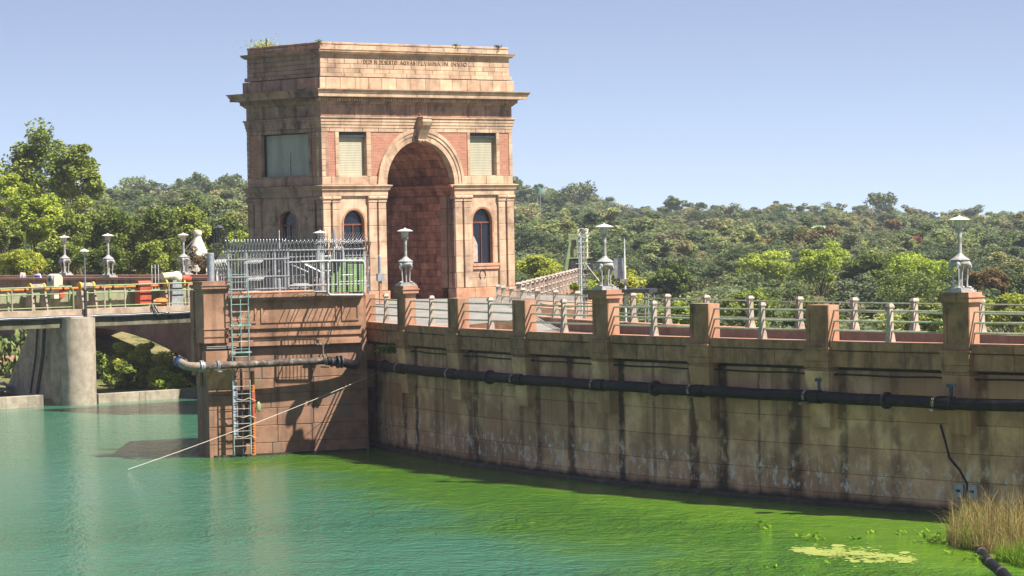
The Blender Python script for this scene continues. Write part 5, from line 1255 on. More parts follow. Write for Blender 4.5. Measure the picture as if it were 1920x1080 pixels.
MB().bb(-0.22, 0.12, -0.15, 0.1, 0.70, 0.86).build('small_box', M_['strap'], cpz)
# =================================================================== water
def water_mat():
    t = NT('algae_green_water')
    sp = t.n.new('ShaderNodeSeparateXYZ'); t.l.new(t.pos, sp.inputs[0])
    d = t.math('ADD', t.math('MULTIPLY', sp.outputs[0], 0.946), t.math('MULTIPLY', sp.outputs[1], 0.322))       # across the shore line of the dam
    wob = t.math('MULTIPLY', t.math('SUBTRACT', t.noise(0.10, 10, 0.74), 0.5), 16.0)
    dn = t.math('ADD', d, wob)
    ny = t.math('SUBTRACT', 1.0, t.ramp(sp.outputs[1], 126.0, 140.0)); al = t.math('MULTIPLY', t.ramp(dn, 26.0, 32.5), ny); film = t.math('MULTIPLY', t.ramp(dn, 34.5, 38.5), ny)
    c = t.mix(al, rgb('#376a50'), rgb('#3f6716')); c = t.mix(film, c, rgb('#54781c'))
    fl = t.ramp(t.noise(0.55, 8, 0.7, dist=1.2), 0.5, 0.66); c = t.mix(t.math('MULTIPLY', t.math('MULTIPLY', fl, al), 0.4), c, rgb('#6d8c26'))
    sk = t.ramp(t.noise(5.0, 3, 0.6), 0.66, 0.72); c = t.mix(t.math('MULTIPLY', t.math('MULTIPLY', sk, film), 0.3), c, rgb('#a7a860'))
    t.col(c)
    t.rough(t.math('MULTIPLY_ADD', film, 0.06, 0.06)); t.b.inputs['IOR'].default_value = 1.33
    t.b.inputs['Specular IOR Level'].default_value = 0.5
    n1 = t.noise(1.1, 3, 0.6, stretch=(1.0, 0.5, 1)); n2 = t.noise(4.0, 3, 0.6, stretch=(1.0, 0.55, 1)); n3 = t.noise(0.25, 2, 0.5)
    n4 = t.noise(11.0, 2, 0.6, stretch=(1.0, 0.6, 1)); h = t.math('ADD', t.math('ADD', n1, t.math('MULTIPLY_ADD', n4, 0.30, t.math('MULTIPLY', n2, 0.65))), t.math('MULTIPLY', n3, 0.5))
    b = t.n.new('ShaderNodeBump'); b.inputs['Distance'].default_value = 0.30
    t.link(t.math('MULTIPLY', t.math('SUBTRACT', 1.0, t.math('MULTIPLY', film, 0.72)), t.math('ADD', 0.55, t.ramp(t.noise(0.035, 4, 0.6, stretch=(0.6, 1.4, 1)), 0.35, 0.62))), b.inputs['Strength'])
    t.l.new(h, b.inputs['Height']); t.l.new(b.outputs['Normal'], t.b.inputs['Normal']); return t.m
M_['water'] = water_mat()
wq = MB(); wq.v = [Vector(p) for p in ((-260, -60, 0), (260, -60, 0), (260, 60, 0), (60, 100, 0), (14, 172, 0), (-14, 179, 0), (-60, 138, 0), (-260, 138, 0))]; wq.f = [list(range(8))]
tag(wq.build('water', M_['water']), kind='structure')
bedq = MB(); bedq.v = [Vector(p) for p in ((-260, -60, -3), (260, -60, -3), (260, 240, -3), (-260, 240, -3))]; bedq.f = [[0, 1, 2, 3]]
tag(bedq.build('lake_bed', M_['mossy']), kind='structure')

# =================================================================== terrain
def horizon(x): return 540 - FPX*math.tan(PITCH) - ROLL*(x-960)
RIDGE = [(-400, 340), (0, 362), (200, 360), (250, 358), (310, 364), (345, 352), (420, 344), (470, 348), (600, 345), (880, 338), (965, 348), (1000, 362), (1060, 366), (1110, 372), (1145, 386), (1200, 392), (1300, 394), (1480, 396), (1700, 398), (1920, 404), (2400, 410)]
def ridge_y(x):
    if x <= RIDGE[0][0]: return RIDGE[0][1]
    for (a, ya), (b, yb) in zip(RIDGE[:-1], RIDGE[1:]):
        if x <= b: return ya + (yb-ya)*(x-a)/(b-a)
    return RIDGE[-1][1]
YR = 900.0
def sm(t): t = min(1, max(0, t)); return t*t*(3-2*t)
def ground(x, y):
    px = 960 + FPX*x/max(y, 60)
    e = (horizon(px) - ridge_y(px))/FPX
    zr = WZ + e*YR - 4.6
    left = sm((-x*1.0 - 4 + (y-160)*-0.02)/10)
    base = -2.2*(1-left) + 3.8*left if y > 190 else -2.2*(1-left) + 3.8*left
    t = (y-215)/(YR-215)
    z = base + (zr-base)*(max(0, t)**1.08) if t < 1 else zr - (y-YR)*0.02
    z += 1.3*math.sin(x*0.021+1.0)*math.sin(y*0.017)*min(1, max(0, t)*4)*(1 - sm((t-0.7)/0.3)*0.7)
    # spillway bank: drop to the sill line just behind the service bridge
    vv = (Vector((x, y, 0)) - T0).dot(E2); uu = (Vector((x, y, 0)) - T0).dot(E1)
    if uu < 12: 
        b = sm((vv - 14.0)/26); zb = 0.35 + (z-0.35)*b if vv > 12.8 else -2.5
        z = min(z, zb) if y < 235 else z
    return z
def terrain_mat():
    t = NT('dry_hillside_ground')
    c = t.mix(t.ramp(t.noise(0.05, 6, 0.65), 0.4, 0.62), rgb('#5d6138'), rgb('#7d7350')); c = t.mix(t.ramp(t.noise(0.03, 5, 0.6), 0.58, 0.68), c, rgb('#b08a6e'))
    c = t.mix(t.ramp(t.noise(0.6, 5, 0.7), 0.45, 0.65), c, rgb('#454d26')); t.col(c); t.rough(0.95); t.spec(0.1); t.bump(t.noise(1.5, 6, 0.7), 0.6, 0.3); return t.m
M_['terrain'] = terrain_mat()
xs = list(np.linspace(-420, -80, 18)) + list(np.linspace(-76, 60, 69)) + list(np.linspace(66, 460, 22)); ys = list(np.linspace(128, 300, 80)) + list(np.linspace(306, 1200, 74))
tq = MB()
for y in ys:
    for x in xs:
        xx = x if y < 300 else x*(1 + (y-300)/900*0.25)
        tq.v.append(Vector((xx, y, ground(xx, y))))
nx = len(xs)
for j in range(len(ys)-1):
    for i in range(nx-1):
        a = j*nx+i
        # leave the lake side open
        c = sum((tq.v[k_] for k_ in (a, a+1, a+nx+1, a+nx)), Vector())/4
        uu, vv = (c-T0).dot(E1), (c-T0).dot(E2)
        if (c - arc(0, 9)).dot(Vector((math.sin(1.3), math.cos(1.3), 0))) < 0 and vv < 12.5: continue
        if vv < 12.5 and uu < 12: continue
        tq.f.append([a, a+1, a+nx+1, a+nx])
tag(tq.build('hillside', M_['terrain'], smooth=True), kind='structure')

# =================================================================== foliage
def leaf_mat(name, cols, trans=0.25, sat=1.0, patchy=False):
    t = NT(name); t.n.remove(t.b)
    r = t.rnd()
    if patchy: r = t.math('FRACT', t.math('ADD', t.math('MULTIPLY', r, 0.75), t.math('MULTIPLY', t.noise(0.013, 3, 0.5), 1.6)))
    cr = t.n.new("ShaderNodeValToRGB"); t.l.new(r, cr.inputs['Fac']); els = cr.color_ramp.elements
    while len(els) < len(cols): els.new(0.5)
    for i, c in enumerate(cols): els[i].position = i/(len(cols)-1); els[i].color = rgb(c)
    at_ = t.n.new('ShaderNodeAttribute'); at_.attribute_name = 'tone'; at_.attribute_type = 'GEOMETRY'
    hs = t.n.new('ShaderNodeHueSaturation'); t.l.new(cr.outputs['Color'], hs.inputs['Color'])
    t.l.new(t.math('MULTIPLY_ADD', at_.outputs['Fac'], 0.42 if patchy else 0.75, 0.66 if patchy else 0.62), hs.inputs['Value']); t.l.new(t.math('MULTIPLY_ADD', at_.outputs['Fac'], -0.03, 0.515), hs.inputs['Hue'])
    hs.inputs['Saturation'].default_value = sat
    df = t.n.new('ShaderNodeBsdfDiffuse'); tr = t.n.new('ShaderNodeBsdfTranslucent'); mx = t.n.new('ShaderNodeMixShader'); mx.inputs[0].default_value = trans
    t.l.new(hs.outputs['Color'], df.inputs['Color']); t.l.new(hs.outputs['Color'], tr.inputs['Color'])
    t.l.new(df.outputs[0], mx.inputs[1]); t.l.new(tr.outputs[0], mx.inputs[2]); t.l.new(mx.outputs[0], t.o.inputs['Surface']); return t.m
M_['leaf_hill'] = leaf_mat('hillside_leaves', ['#4c5c36', '#5a6a3e', '#6c7a46', '#566848', '#82904e', '#6e7c58', '#98a054', '#7a8260', '#627446', '#a8b054', '#8c9060', '#8e8462', '#7e8c50', '#6a7a4c', '#a0945e', '#949c54'], 0.35, 0.90, True)
M_['leaf_olive'] = leaf_mat('olive_leaves', ['#7e8a40', '#8a9448', '#76843c'])
M_['leaf_dark'] = leaf_mat('dark_leaves', ['#5c6a36', '#68743c', '#606e34'])
M_['leaf_bright'] = leaf_mat('bright_leaves', ['#9aa842', '#a4b048', '#90a23c'], 0.35)
M_['leaf_yellow'] = leaf_mat('yellow_green_leaves', ['#a4aa44', '#aeae4c', '#98a240'], 0.35)
M_['leaf_brown'] = leaf_mat('brownish_leaves', ['#7d6d4c', '#75643f', '#86765a'])
M_['cactus'] = leaf_mat('cactus_pads', ['#6c7a45', '#7b8852', '#5f6e3b'], 0.05)

def quads_mesh(name, P, m, tone):
    """P: (n,4,3) quads"""
    n = len(P); me = bpy.data.meshes.new(name)
    me.vertices.add(n*4); me.vertices.foreach_set('co', P.reshape(-1).astype(np.float32))
    me.loops.add(n*4); me.loops.foreach_set('vertex_index', np.arange(n*4, dtype=np.int32))
    me.polygons.add(n); me.polygons.foreach_set('loop_start', np.arange(0, n*4, 4, dtype=np.int32)); 
    me.materials.append(m); a = me.attributes.new('tone', 'FLOAT', 'FACE'); a.data.foreach_set('value', tone.astype(np.float32))
    me.update(calc_edges=True); return me
def leaves(C, size, r, up=0.8, elong=1.5):
    n = len(C); nrm = r.normal(size=(n, 3)); nrm[:, 2] = np.abs(nrm[:, 2]) + up; nrm /= np.linalg.norm(nrm, axis=1)[:, None]
    t = np.cross(nrm, r.normal(size=(n, 3))); t /= np.linalg.norm(t, axis=1)[:, None]; b = np.cross(nrm, t)
    s = size*r.uniform(0.6, 1.3, size=(n, 1)); t = t*s*elong/2; b = b*s/2
    return np.stack([C-t, C-b*0.8, C+t, C+b*0.8], axis=1)
def crown(seed, R, H, z0, nclump, nleaf, size, squash=0.6, m='leaf_hill', spread=1.0, name='crown', shell=0.55, up=0.8):
    """clumps of leaves over an uneven crown; returns mesh and clump centres"""
    r = np.random.default_rng(seed); cs = []
    d = r.normal(size=(nclump, 3)); d[:, 2] = d[:, 2]*0.9 + 0.25; d /= np.linalg.norm(d, axis=1)[:, None]
    rad = r.uniform(shell, 1.0, size=(nclump, 1)); lump = 1 + 0.13*np.sin(d[:, :1]*4.1+seed) + 0.12*np.cos(d[:, 1:2]*5.3+seed*2)
    c = d*rad*lump*np.array([R*0.86, R*0.86, H*0.46]) + np.array([0, 0, z0+H*0.45])
    per = np.maximum(8, (nleaf*r.dirichlet(np.ones(nclump)*6))).astype(int); cr = R*0.30*spread*r.uniform(0.65, 1.25, size=nclump)
    Cs, tn = [], []
    tone = r.uniform(0.15, 0.85, size=nclump)
    for i in range(nclump):
        q = r.normal(size=(per[i], 3)); q /= np.linalg.norm(q, axis=1)[:, None]; q *= r.uniform(0.25, 1.0, size=(per[i], 1))**0.5
        q[:, 2] *= squash; Cs.append(c[i] + q*cr[i]); tn.append(np.clip(tone[i] + r.normal(size=per[i])*0.14, 0, 1))
    C = np.concatenate(Cs); tn = np.concatenate(tn)
    return quads_mesh(name, leaves(C, size, r, up), M_[m], tn), c
def trunk_mesh(seed, h, r0, tips, lean=0.1):
    r = random.Random(seed); q = MB(); top = Vector((r.uniform(-1, 1)*lean*h, r.uniform(-1, 1)*lean*h, h*0.55))
    p = [Vector((0, 0, -0.6)), Vector((0, 0, h*0.15)), top*0.6, top]; q.tube(p, [r0*1.3, r0, r0*0.75, r0*0.5], 7)
    for c in tips:
        c = Vector(c); s = p[1].lerp(p[3], r.uniform(0.25, 1.0)); mid = s.lerp(c, 0.55) + Vector((r.uniform(-.3, .3), r.uniform(-.3, .3), r.uniform(-0.1, 0.4)))
        q.tube([s, mid, c], [r0*0.38, r0*0.22, r0*0.08], 5)
    return q.mesh('trunk', M_['bark'], True)

# ---- left-hand trees and bushes, one by one
def px_tree(seed, x0, x1, ytop, ybase, Y, m, label, nclump=40, nleaf=7000, size=0.20, squash=0.7, trunk=True, cat='tree', spread=1.0, low=0.12, name='tree', shell=0.5, group='trees behind the spillway', ycb=None):
    c = at((x0+x1)/2, ybase, Y); R = (x1-x0)/2*Y/FPX; H = (ybase-ytop)*Y/FPX
    gz_ = ground(c.x, c.y) if trunk else c.z
    root = empty(name, Vector((c.x, c.y, min(gz_, c.z)))); tag(root, label, cat, group)
    off = c.z - root.location.z
    lw = low if ycb is None else (ybase-ycb)/(ybase-ytop)
    me, cl = crown(seed, R, H*(1-lw), off + H*lw, nclump, nleaf, size, squash, m, spread, shell=shell); add('crown', me, root)
    rr = random.Random(seed); tips = rr.sample([tuple(v) for v in cl], min(14, len(cl)))
    add('trunk', trunk_mesh(seed, off + H*0.8, max(0.06, R*0.055), tips), root); return root
LT = [
 (101, -8, 160, 240, 515, 262, 'leaf_olive', 'tallest olive-green tree at the upper left, open crown against the sky', 60, 12000, 0.24, 0.7),
 (102, 92, 212, 262, 520, 258, 'leaf_olive', 'second tall olive tree, right shoulder of the left group', 46, 8500, 0.24, 0.7),
 (103, -50, 36, 284, 515, 240, 'leaf_bright', 'light green tree at the very left edge of the picture', 34, 6500, 0.22, 0.7),
 (104, -6, 112, 344, 520, 232, 'leaf_bright', 'rounded bright green tree below the tallest tree', 46, 9500, 0.20, 0.75),
 (105, -40, 60, 395, 520, 226, 'leaf_olive', 'dull olive tree low at the left edge', 30, 6000, 0.2, 0.75),
 (106, 70, 190, 385, 520, 236, 'leaf_olive', 'leafy olive tree under the second tall tree', 40, 8000, 0.2, 0.75),
 (107, 150, 290, 372, 522, 232, 'leaf_dark', 'dense dark tree left of the middle bridge lamp', 50, 10000, 0.19, 0.75),
 (108, 238, 352, 380, 522, 228, 'leaf_dark', 'dense dark round tree right of the middle bridge lamp', 46, 9000, 0.19, 0.75),
 (109, 300, 410, 378, 522, 234, 'leaf_olive', 'olive tree behind the white cone', 44, 8500, 0.2, 0.75),
 (110, 372, 470, 398, 530, 246, 'leaf_dark', 'dark tree between the white cone and the tower', 36, 7000, 0.2, 0.75),
 (111, 418, 500, 428, 530, 228, 'leaf_bright', 'bright green tree seen over the spiked fence, left of the tower', 34, 6500, 0.18, 0.75),
 (112, 60, 165, 438, 524, 221, 'leaf_olive', 'low olive bush behind the left bridge lamp', 34, 7000, 0.17, 0.75),
 (113, -30, 92, 470, 526, 216, 'leaf_yellow', 'yellow-green bush behind the two people', 34, 8000, 0.14, 0.75),
 (114, 150, 250, 450, 526, 218, 'leaf_dark', 'low dark bush behind the middle bridge lamp', 30, 7000, 0.16, 0.75),
 (115, 240, 330, 455, 526, 219, 'leaf_olive', 'low olive bush right of the middle bridge lamp', 30, 6500, 0.16, 0.75),
 (116, 352, 402, 462, 524, 202, 'leaf_brown', 'dry brownish shrub in front of the white cone', 22, 4200, 0.12, 0.8),
 (117, 318, 350, 478, 524, 212, 'leaf_olive', 'small olive shrub left of the white cone', 18, 3200, 0.13, 0.8),
]
CB = {101: 410, 102: 395, 103: 420, 104: 470, 105: 515, 106: 480, 107: 500, 108: 505, 109: 500, 110: 500, 111: 500}
for a in LT: px_tree(a[0], *a[1:7], a[7], a[8], a[9], a[10], a[11], cat='tree' if a[4] - a[3] > 60 else 'shrub', ycb=CB.get(a[0]))
# bank bushes seen under the arch
BK = [(201, 182, 256, 622, 745, 180.0, 'leaf_bright', 'left leafy bush on the bank under the bridge arch'), (202, 222, 306, 618, 745, 179.5, 'leaf_yellow', 'tall bush in the middle of the bank under the arch'),
      (203, 278, 350, 648, 745, 177.5, 'leaf_yellow', 'right leafy bush on the bank under the arch'), (204, 335, 392, 672, 745, 177.0, 'leaf_dark', 'dark bush on the bank beside the abutment'),
      (205, 195, 285, 668, 748, 177.5, 'leaf_olive', 'low olive bush at the sill under the arch'), (206, 262, 366, 686, 748, 176.0, 'leaf_bright', 'low bright bush at the sill near the abutment'),
      (208, 225, 340, 612, 715, 203.0, 'leaf_olive', 'olive bush seen through the arch beyond the road bridge'),
      (207, 140, 215, 640, 745, 180.0, 'leaf_dark', 'dark bush just behind the bridge pier')]
for a in BK: px_tree(a[0], *a[1:7], a[7], 30, 6500, 0.14, 0.8, trunk=False, cat='bush', low=0.0, name='bush', shell=0.2, group='bushes on the spillway bank')
# prickly pear at the left under the arch
cb = at(38, 702, 178); cc = empty('prickly_pear', cb); tag(cc, 'prickly pear cactus thicket under the arch at the left edge', 'cactus')
r_ = random.Random(9)
pad = MB(); pad.blob((0, 0, 0.22), (0.13, 0.035, 0.24), 8, 5); padm = pad.mesh('pad', M_['cactus'], True)
a_ = padm.attributes.new('tone', 'FLOAT', 'FACE'); a_.data.foreach_set('value', [0.5]*len(padm.polygons))
for i in range(170):
    x = r_.uniform(-1.7, 1.5); hmax = 2.6*(1-((x-0.2)/2.3)**2)
    add('pad', padm, cc, (x, r_.uniform(-0.8, 0.8), r_.uniform(-0.3, max(0.3, hmax))), (r_.uniform(-.6, .6), r_.uniform(-.9, .9), r_.uniform(0, 3.1)), [r_.uniform(0.8, 1.35)]*3)
# rubble and boards by the left sill
db = empty('timber_debris', at(12, 752, 172), 0.5); tag(db, 'grey broken boards and concrete leaning at the left edge behind the sill', 'debris')
for (c_, s_, rr_) in (((0, 0, 0.9), (1.5, 0.5, 0.12), (0.1, 0.25, 0)), ((0.4, 0.1, 0.5), (1.6, 0.16, 0.1), (0, 0.75, 0.2)), ((0.75, 0, 0.35), (1.5, 0.14, 0.1), (0, 0.95, -0.2)), ((-0.4, 0.2, 0.3), (0.5, 0.5, 0.9), (0, 0, 0.2)), ((-0.1, -0.1, 0.65), (1.1, 0.2, 0.1), (0.3, -0.2, 0.3))):
    add('board', MB().box((0, 0, 0), s_).mesh('board', M_['steel'] if s_[2] < 0.2 else M_['concrete']), db, c_, rr_)
w_ = at(20, 706, 181); tag(MB().box(Vector((w_.x, w_.y, 0.95)), (5.5, 0.6, 2.6), TA).build('retaining_wall', M_['terracotta']), 'low red-topped retaining wall below the cactus', 'wall')

# ---- the wooded hillside
VARI = []
for i in range(9):
    R = (3.4, 2.7, 3.9, 3.0, 2.3, 4.3, 3.3, 2.6, 3.6)[i]; H = (5.2, 5.6, 4.6, 6.2, 4.2, 5.0, 4.0, 6.6, 5.4)[i]
    me, cl = crown(300+i, R, H, 0.8, 16, 1700, 0.38, 0.55, 'leaf_hill', 1.1, name='crown', shell=0.5, up=1.6)
    tm = trunk_mesh(300+i, H*0.8, 0.14, [tuple(v) for v in cl[:5]]); VARI.append((me, tm))
VARN = []
for i in range(6):
    R = (3.2, 2.6, 3.7, 2.9, 2.3, 3.9)[i]; H = (4.6, 5.2, 4.4, 5.6, 4.0, 4.8)[i]
    me, cl = crown(350+i, R, H, 0.7, 34, 4600, 0.21, 0.6, 'leaf_hill', 0.95, name='crown', shell=0.45, up=1.2)
    VARN.append((me, trunk_mesh(350+i, H*0.8, 0.13, [tuple(v) for v in cl[:8]])))
pts = []
r_ = random.Random(21)
y = 196.0
while y < 1010:
    stp = 4.2 + (y-196)/800*2.6
    xl, xr = -0.185*y - 8, 0.185*y + 8; x = xl + r_.uniform(0, stp)
    while x < xr:
        X, Y = x + r_.uniform(-.42, .42)*stp, y + r_.uniform(-.42, .42)*stp
        px = 960 + FPX*X/Y
        vv = (Vector((X, Y, 0))-T0).dot(E2); uu = (Vector((X, Y, 0))-T0).dot(E1)
        ok = True
        if px < 470 and Y < 285: ok = False
        if -1 < uu < 11 and vv < 62: ok = False                      # the road
        if (Vector((X, Y, 0)) - wk0).dot(wnrm) > -3 and (Vector((X, Y, 0)) - wk0).dot(wnrm) < 6 and Y < 216: ok = False
        dens = math.sin(X*0.05+2)*math.sin(Y*0.041) + 0.6*math.sin(X*0.11+Y*0.07)
        if dens < -1.15 : ok = False
        if 480 < px < 955: ok = False if Y < 600 and 500 < px < 930 else ok
        if ok: pts.append((X, Y, r_.randrange(9), r_.uniform(0, 6.28), r_.choice((0.4, 0.5, 0.6, 0.7, 0.8, 0.9, 1.15))*r_.uniform(0.85, 1.15)))
        x += stp*r_.uniform(0.8, 1.2)
    y += stp*0.85
# right behind the dam road
for i in range(70):
    s = r_.uniform(-8, 46); X_ = arc(s, r_.uniform(16, 40), 0)
    if 960 + FPX*X_.x/X_.y > 1960: continue
    pts.append((X_.x, X_.y, r_.randrange(9), r_.uniform(0, 6.28), r_.uniform(0.7, 1.05)))
pts.sort(key=lambda p: -p[4]/p[1])
near, rest = pts[:280], pts[280:]
HG = 'trees on the wooded hillside'
ZN = [(480, 'left of the tower'), (1005, 'right of the tower'), (1060, 'behind the walkway'), (1120, 'behind the lattice mast'), (1200, 'behind the control box'), (1300, 'right of the platform'), (1400, 'right of the middle lamp'),
      (1500, 'left of the broad canopy'), (1600, 'around the broad canopy'), (1720, 'left of the nearest lamp'), (1830, 'behind the nearest lamp'), (9999, 'at the right edge')]
def tree_label(X, Y, sc):
    px = 960 + FPX*X/Y; zone = next(t_ for lim, t_ in ZN if px < lim)
    row = 'near the railing' if Y < 165 else 'in the valley' if Y < 215 else 'at the slope foot' if Y < 250 else 'low on the slope' if Y < 300 else 'up the slope'
    return '%s bushy tree %s, %s' % ('small' if sc < 0.72 else 'mid-sized' if sc < 0.98 else 'large', zone, row)
near.sort(key=lambda p: p[0]/p[1]); labs = [tree_label(p[0], p[1], p[4]) for p in near]; seen = {}
ORD = 'first second third fourth fifth sixth seventh eighth ninth tenth eleventh twelfth thirteenth fourteenth fifteenth sixteenth seventeenth eighteenth nineteenth twentieth twenty-first twenty-second twenty-third twenty-fourth twenty-fifth twenty-sixth twenty-seventh twenty-eighth twenty-ninth thirtieth thirty-first thirty-second thirty-third thirty-fourth thirty-fifth'.split()
for (X, Y, k_, rz, sc), lb in zip(near, labs):
    root = empty('hillside_tree', Vector((X, Y, ground(X, Y)-0.3)), rz); root.scale = (sc, sc, sc*r_.uniform(0.85, 1.15))
    if labs.count(lb) > 1:
        seen[lb] = seen.get(lb, 0) + 1; lb2 = lb + ', ' + (ORD[seen[lb]-1] if seen[lb] <= 35 else 'last') + ' from left'
    else: lb2 = lb
    tag(root, lb2, 'tree', HG); add('crown', VARN[k_ % 6][0], root); add('trunk', VARN[k_ % 6][1], root)
M_['green_tank'] = mat('green_tank_paint', '#3f7a66', rough=0.6, bump=0); M_['leaf_red'] = leaf_mat('red_flowering_leaves', ['#8e6450', '#8e6450'], 0.3); M_['leaf_orange'] = leaf_mat('autumn_orange_leaves', ['#a08a58', '#a08a58'], 0.3)
# bigger trees that stand out on the slope
BIG = [(424, 1698, 1730, 442, 468, 430, 'leaf_red', 'small red-flowering bush left of the nearest lamp head'), (425, 1660, 1690, 410, 432, 560, 'leaf_orange', 'small orange autumn tree high on the slope'), (426, 1545, 1580, 440, 470, 470, 'leaf_brown', 'dry brown tree beside the red bush slope'), (427, 1430, 1475, 440, 476, 440, 'leaf_orange', 'tan autumn tree in the middle of the slope'),
       (401, 1480, 1600, 452, 545, 300, 'leaf_bright', 'broad bright green spreading tree behind the railing, middle of the slope'), (402, 1385, 1500, 470, 540, 330, 'leaf_bright', 'light green tree left of the broad spreading tree'),
       (403, 1570, 1680, 468, 545, 285, 'leaf_dark', 'dark flat-topped tree behind the railing, left of the bright canopy'), (404, 1600, 1800, 505, 600, 245, 'leaf_dark', 'big dark grey-green tree just left of the nearest lamp'),
       (405, 1640, 1800, 470, 545, 290, 'leaf_bright', 'bright flat canopy tree above the big dark tree'), (406, 1800, 1900, 500, 570, 255, 'leaf_brown', 'bare brownish tree right of the nearest lamp'),
       (407, 1840, 1960, 545, 640, 200, 'leaf_yellow', 'yellow-green bush at the right edge behind the railing'), (408, 1500, 1590, 425, 480, 420, 'leaf_brown', 'greyish brown tree in the middle of the slope'),
       (409, 1200, 1300, 495, 560, 280, 'leaf_dark', 'dark tree behind the camera pole'), (410, 960, 1060, 478, 530, 255, 'leaf_yellow', 'bright clipped hedge of green beside the tower foot'),
       (411, 1110, 1215, 480, 600, 205, 'leaf_yellow', 'fresh light green bush behind the flat steel platform'), (412, 1230, 1330, 560, 640, 178, 'leaf_bright', 'light green bush close behind the far railing'),
       (413, 1340, 1460, 540, 630, 185, 'leaf_olive', 'olive bush close behind the far railing'), (414, 1622, 1684, 360, 402, 860, 'leaf_dark', 'tall tree standing up on the ridge at the right'),
       (415, 1036, 1126, 340, 385, 820, 'leaf_dark', 'dark trees crowning the ridge right of the tower'), (416, 1242, 1282, 366, 402, 860, 'leaf_dark', 'round dark tree on the ridge line'), (417, 1880, 1960, 500, 560, 300, 'leaf_dark', 'dark spreading tree at the right edge of the slope'),
       (418, 1460, 1580, 560, 640, 180, 'leaf_dark', 'dark bush close behind the far railing, mid right'), (419, 1690, 1790, 560, 650, 172, 'leaf_olive', 'olive bush behind the railing left of the nearest lamp pier'),
       (420, 1060, 1140, 520, 620, 176, 'leaf_bright', 'bright bush behind the lattice mast'), (421, 335, 400, 322, 372, 700, 'leaf_dark', 'dark grove on the left ridge'), (422, 400, 470, 324, 372, 720, 'leaf_dark', 'dark grove on the left ridge beside the tower'), (423, 205, 300, 330, 380, 700, 'leaf_olive', 'green grove on the left ridge behind the tall trees')]
for a in BIG: px_tree(a[0], *a[1:7], a[7], 40, 6500 if a[5] < 600 else 1300, max(0.16, a[5]/FPX*4.2), 0.6, group='standing-out trees on the slope')
# everything farther: one mass
me = bpy.data.meshes.new('far_wood'); me.from_pydata([(X, Y, ground(X, Y)-0.3) for X, Y, *_ in rest], [], [])
for nm, ty, ix in (('pick', 'INT', 2), ('turn', 'FLOAT', 3), ('size', 'FLOAT', 4)):
    a_ = me.attributes.new(nm, ty, 'POINT'); a_.data.foreach_set('value', [p[ix] for p in rest])
fw = bpy.data.objects.new('far_wood', me); col.objects.link(fw); tag(fw, 'mixed green and brown woodland covering the far hillside', 'woodland', kind='stuff')
pc = bpy.data.collections.new('wood_kinds')
for i, (cm, tm) in enumerate(VARI):
    o = bpy.data.objects.new('kind_%02d' % i, cm); pc.objects.link(o)
ng = bpy.data.node_groups.new('wood', 'GeometryNodeTree'); ng.interface.new_socket('Geometry', in_out='INPUT', socket_type='NodeSocketGeometry'); ng.interface.new_socket('Geometry', in_out='OUTPUT', socket_type='NodeSocketGeometry')
N_ = ng.nodes; gi, go = N_.new('NodeGroupInput'), N_.new('NodeGroupOutput'); ip = N_.new('GeometryNodeInstanceOnPoints'); ci = N_.new('GeometryNodeCollectionInfo')
ci.inputs['Collection'].default_value = pc; ci.inputs['Separate Children'].default_value = True; ci.inputs['Reset Children'].default_value = True
def named(nm, ty):
    a_ = N_.new('GeometryNodeInputNamedAttribute'); a_.data_type = ty; a_.inputs['Name'].default_value = nm; return a_.outputs['Attribute']
cx = N_.new('ShaderNodeCombineXYZ'); ng.links.new(named('turn', 'FLOAT'), cx.inputs[2]); 
ng.links.new(gi.outputs[0], ip.inputs['Points']); ng.links.new(ci.outputs[0], ip.inputs['Instance']); ip.inputs['Pick Instance'].default_value = True
ng.links.new(named('pick', 'INT'), ip.inputs['Instance Index']); ng.links.new(cx.outputs[0], ip.inputs['Rotation']); ng.links.new(named('size', 'FLOAT'), ip.inputs['Scale']); ng.links.new(ip.outputs[0], go.inputs[0])
fw.modifiers.new('wood', 'NODES').node_group = ng
print('TREES', len(near), len(rest))

# ---- weeds on the tower, creeper on the dam
def weed(loc, R, n, m, label, seed, size=0.07, name='weed'):
    r = np.random.default_rng(seed); C = r.normal(size=(n, 3))*np.array([R, R*0.5, R*0.45]); C[:, 2] = np.abs(C[:, 2])
    o = add(name, quads_mesh(name, leaves(C, size, r, 0.3, 2.0), M_[m], r.uniform(0, 1, n)), None, loc); tag(o, label, 'weed', 'weeds on the masonry')
weed(TT(0.45, 5.4, 13.65), 0.42, 420, 'leaf_yellow', 'tuft of weeds on the left top corner of the tower', 1)
weed(TT(0.1, 0.1, 13.70), 0.08, 40, 'leaf_olive', 'tiny weed on the front top corner of the tower', 2); weed(TT(9.4, 0.1, 13.70), 0.07, 40, 'leaf_dark', 'tiny weed on the tower top above the inscription end', 3); weed(TT(12.4, 0.1, 13.70), 0.10, 60, 'leaf_dark', 'small weed on the right end of the tower top', 4)
weed(arc(4.2, -0.02, ZC-1.15), 0.35, 500, 'leaf_dark', 'dark creeper hanging on the dam wall by the abutment', 5, 0.07, 'creeper')
tag(MB().tube([TT(0.3, 5.0, 13.6), TT(0.3, 5.0, 14.15)], 0.03, 5).build('roof_stub', M_['dark_steel']), 'short dark stub pole on the tower top among weeds', 'pole')

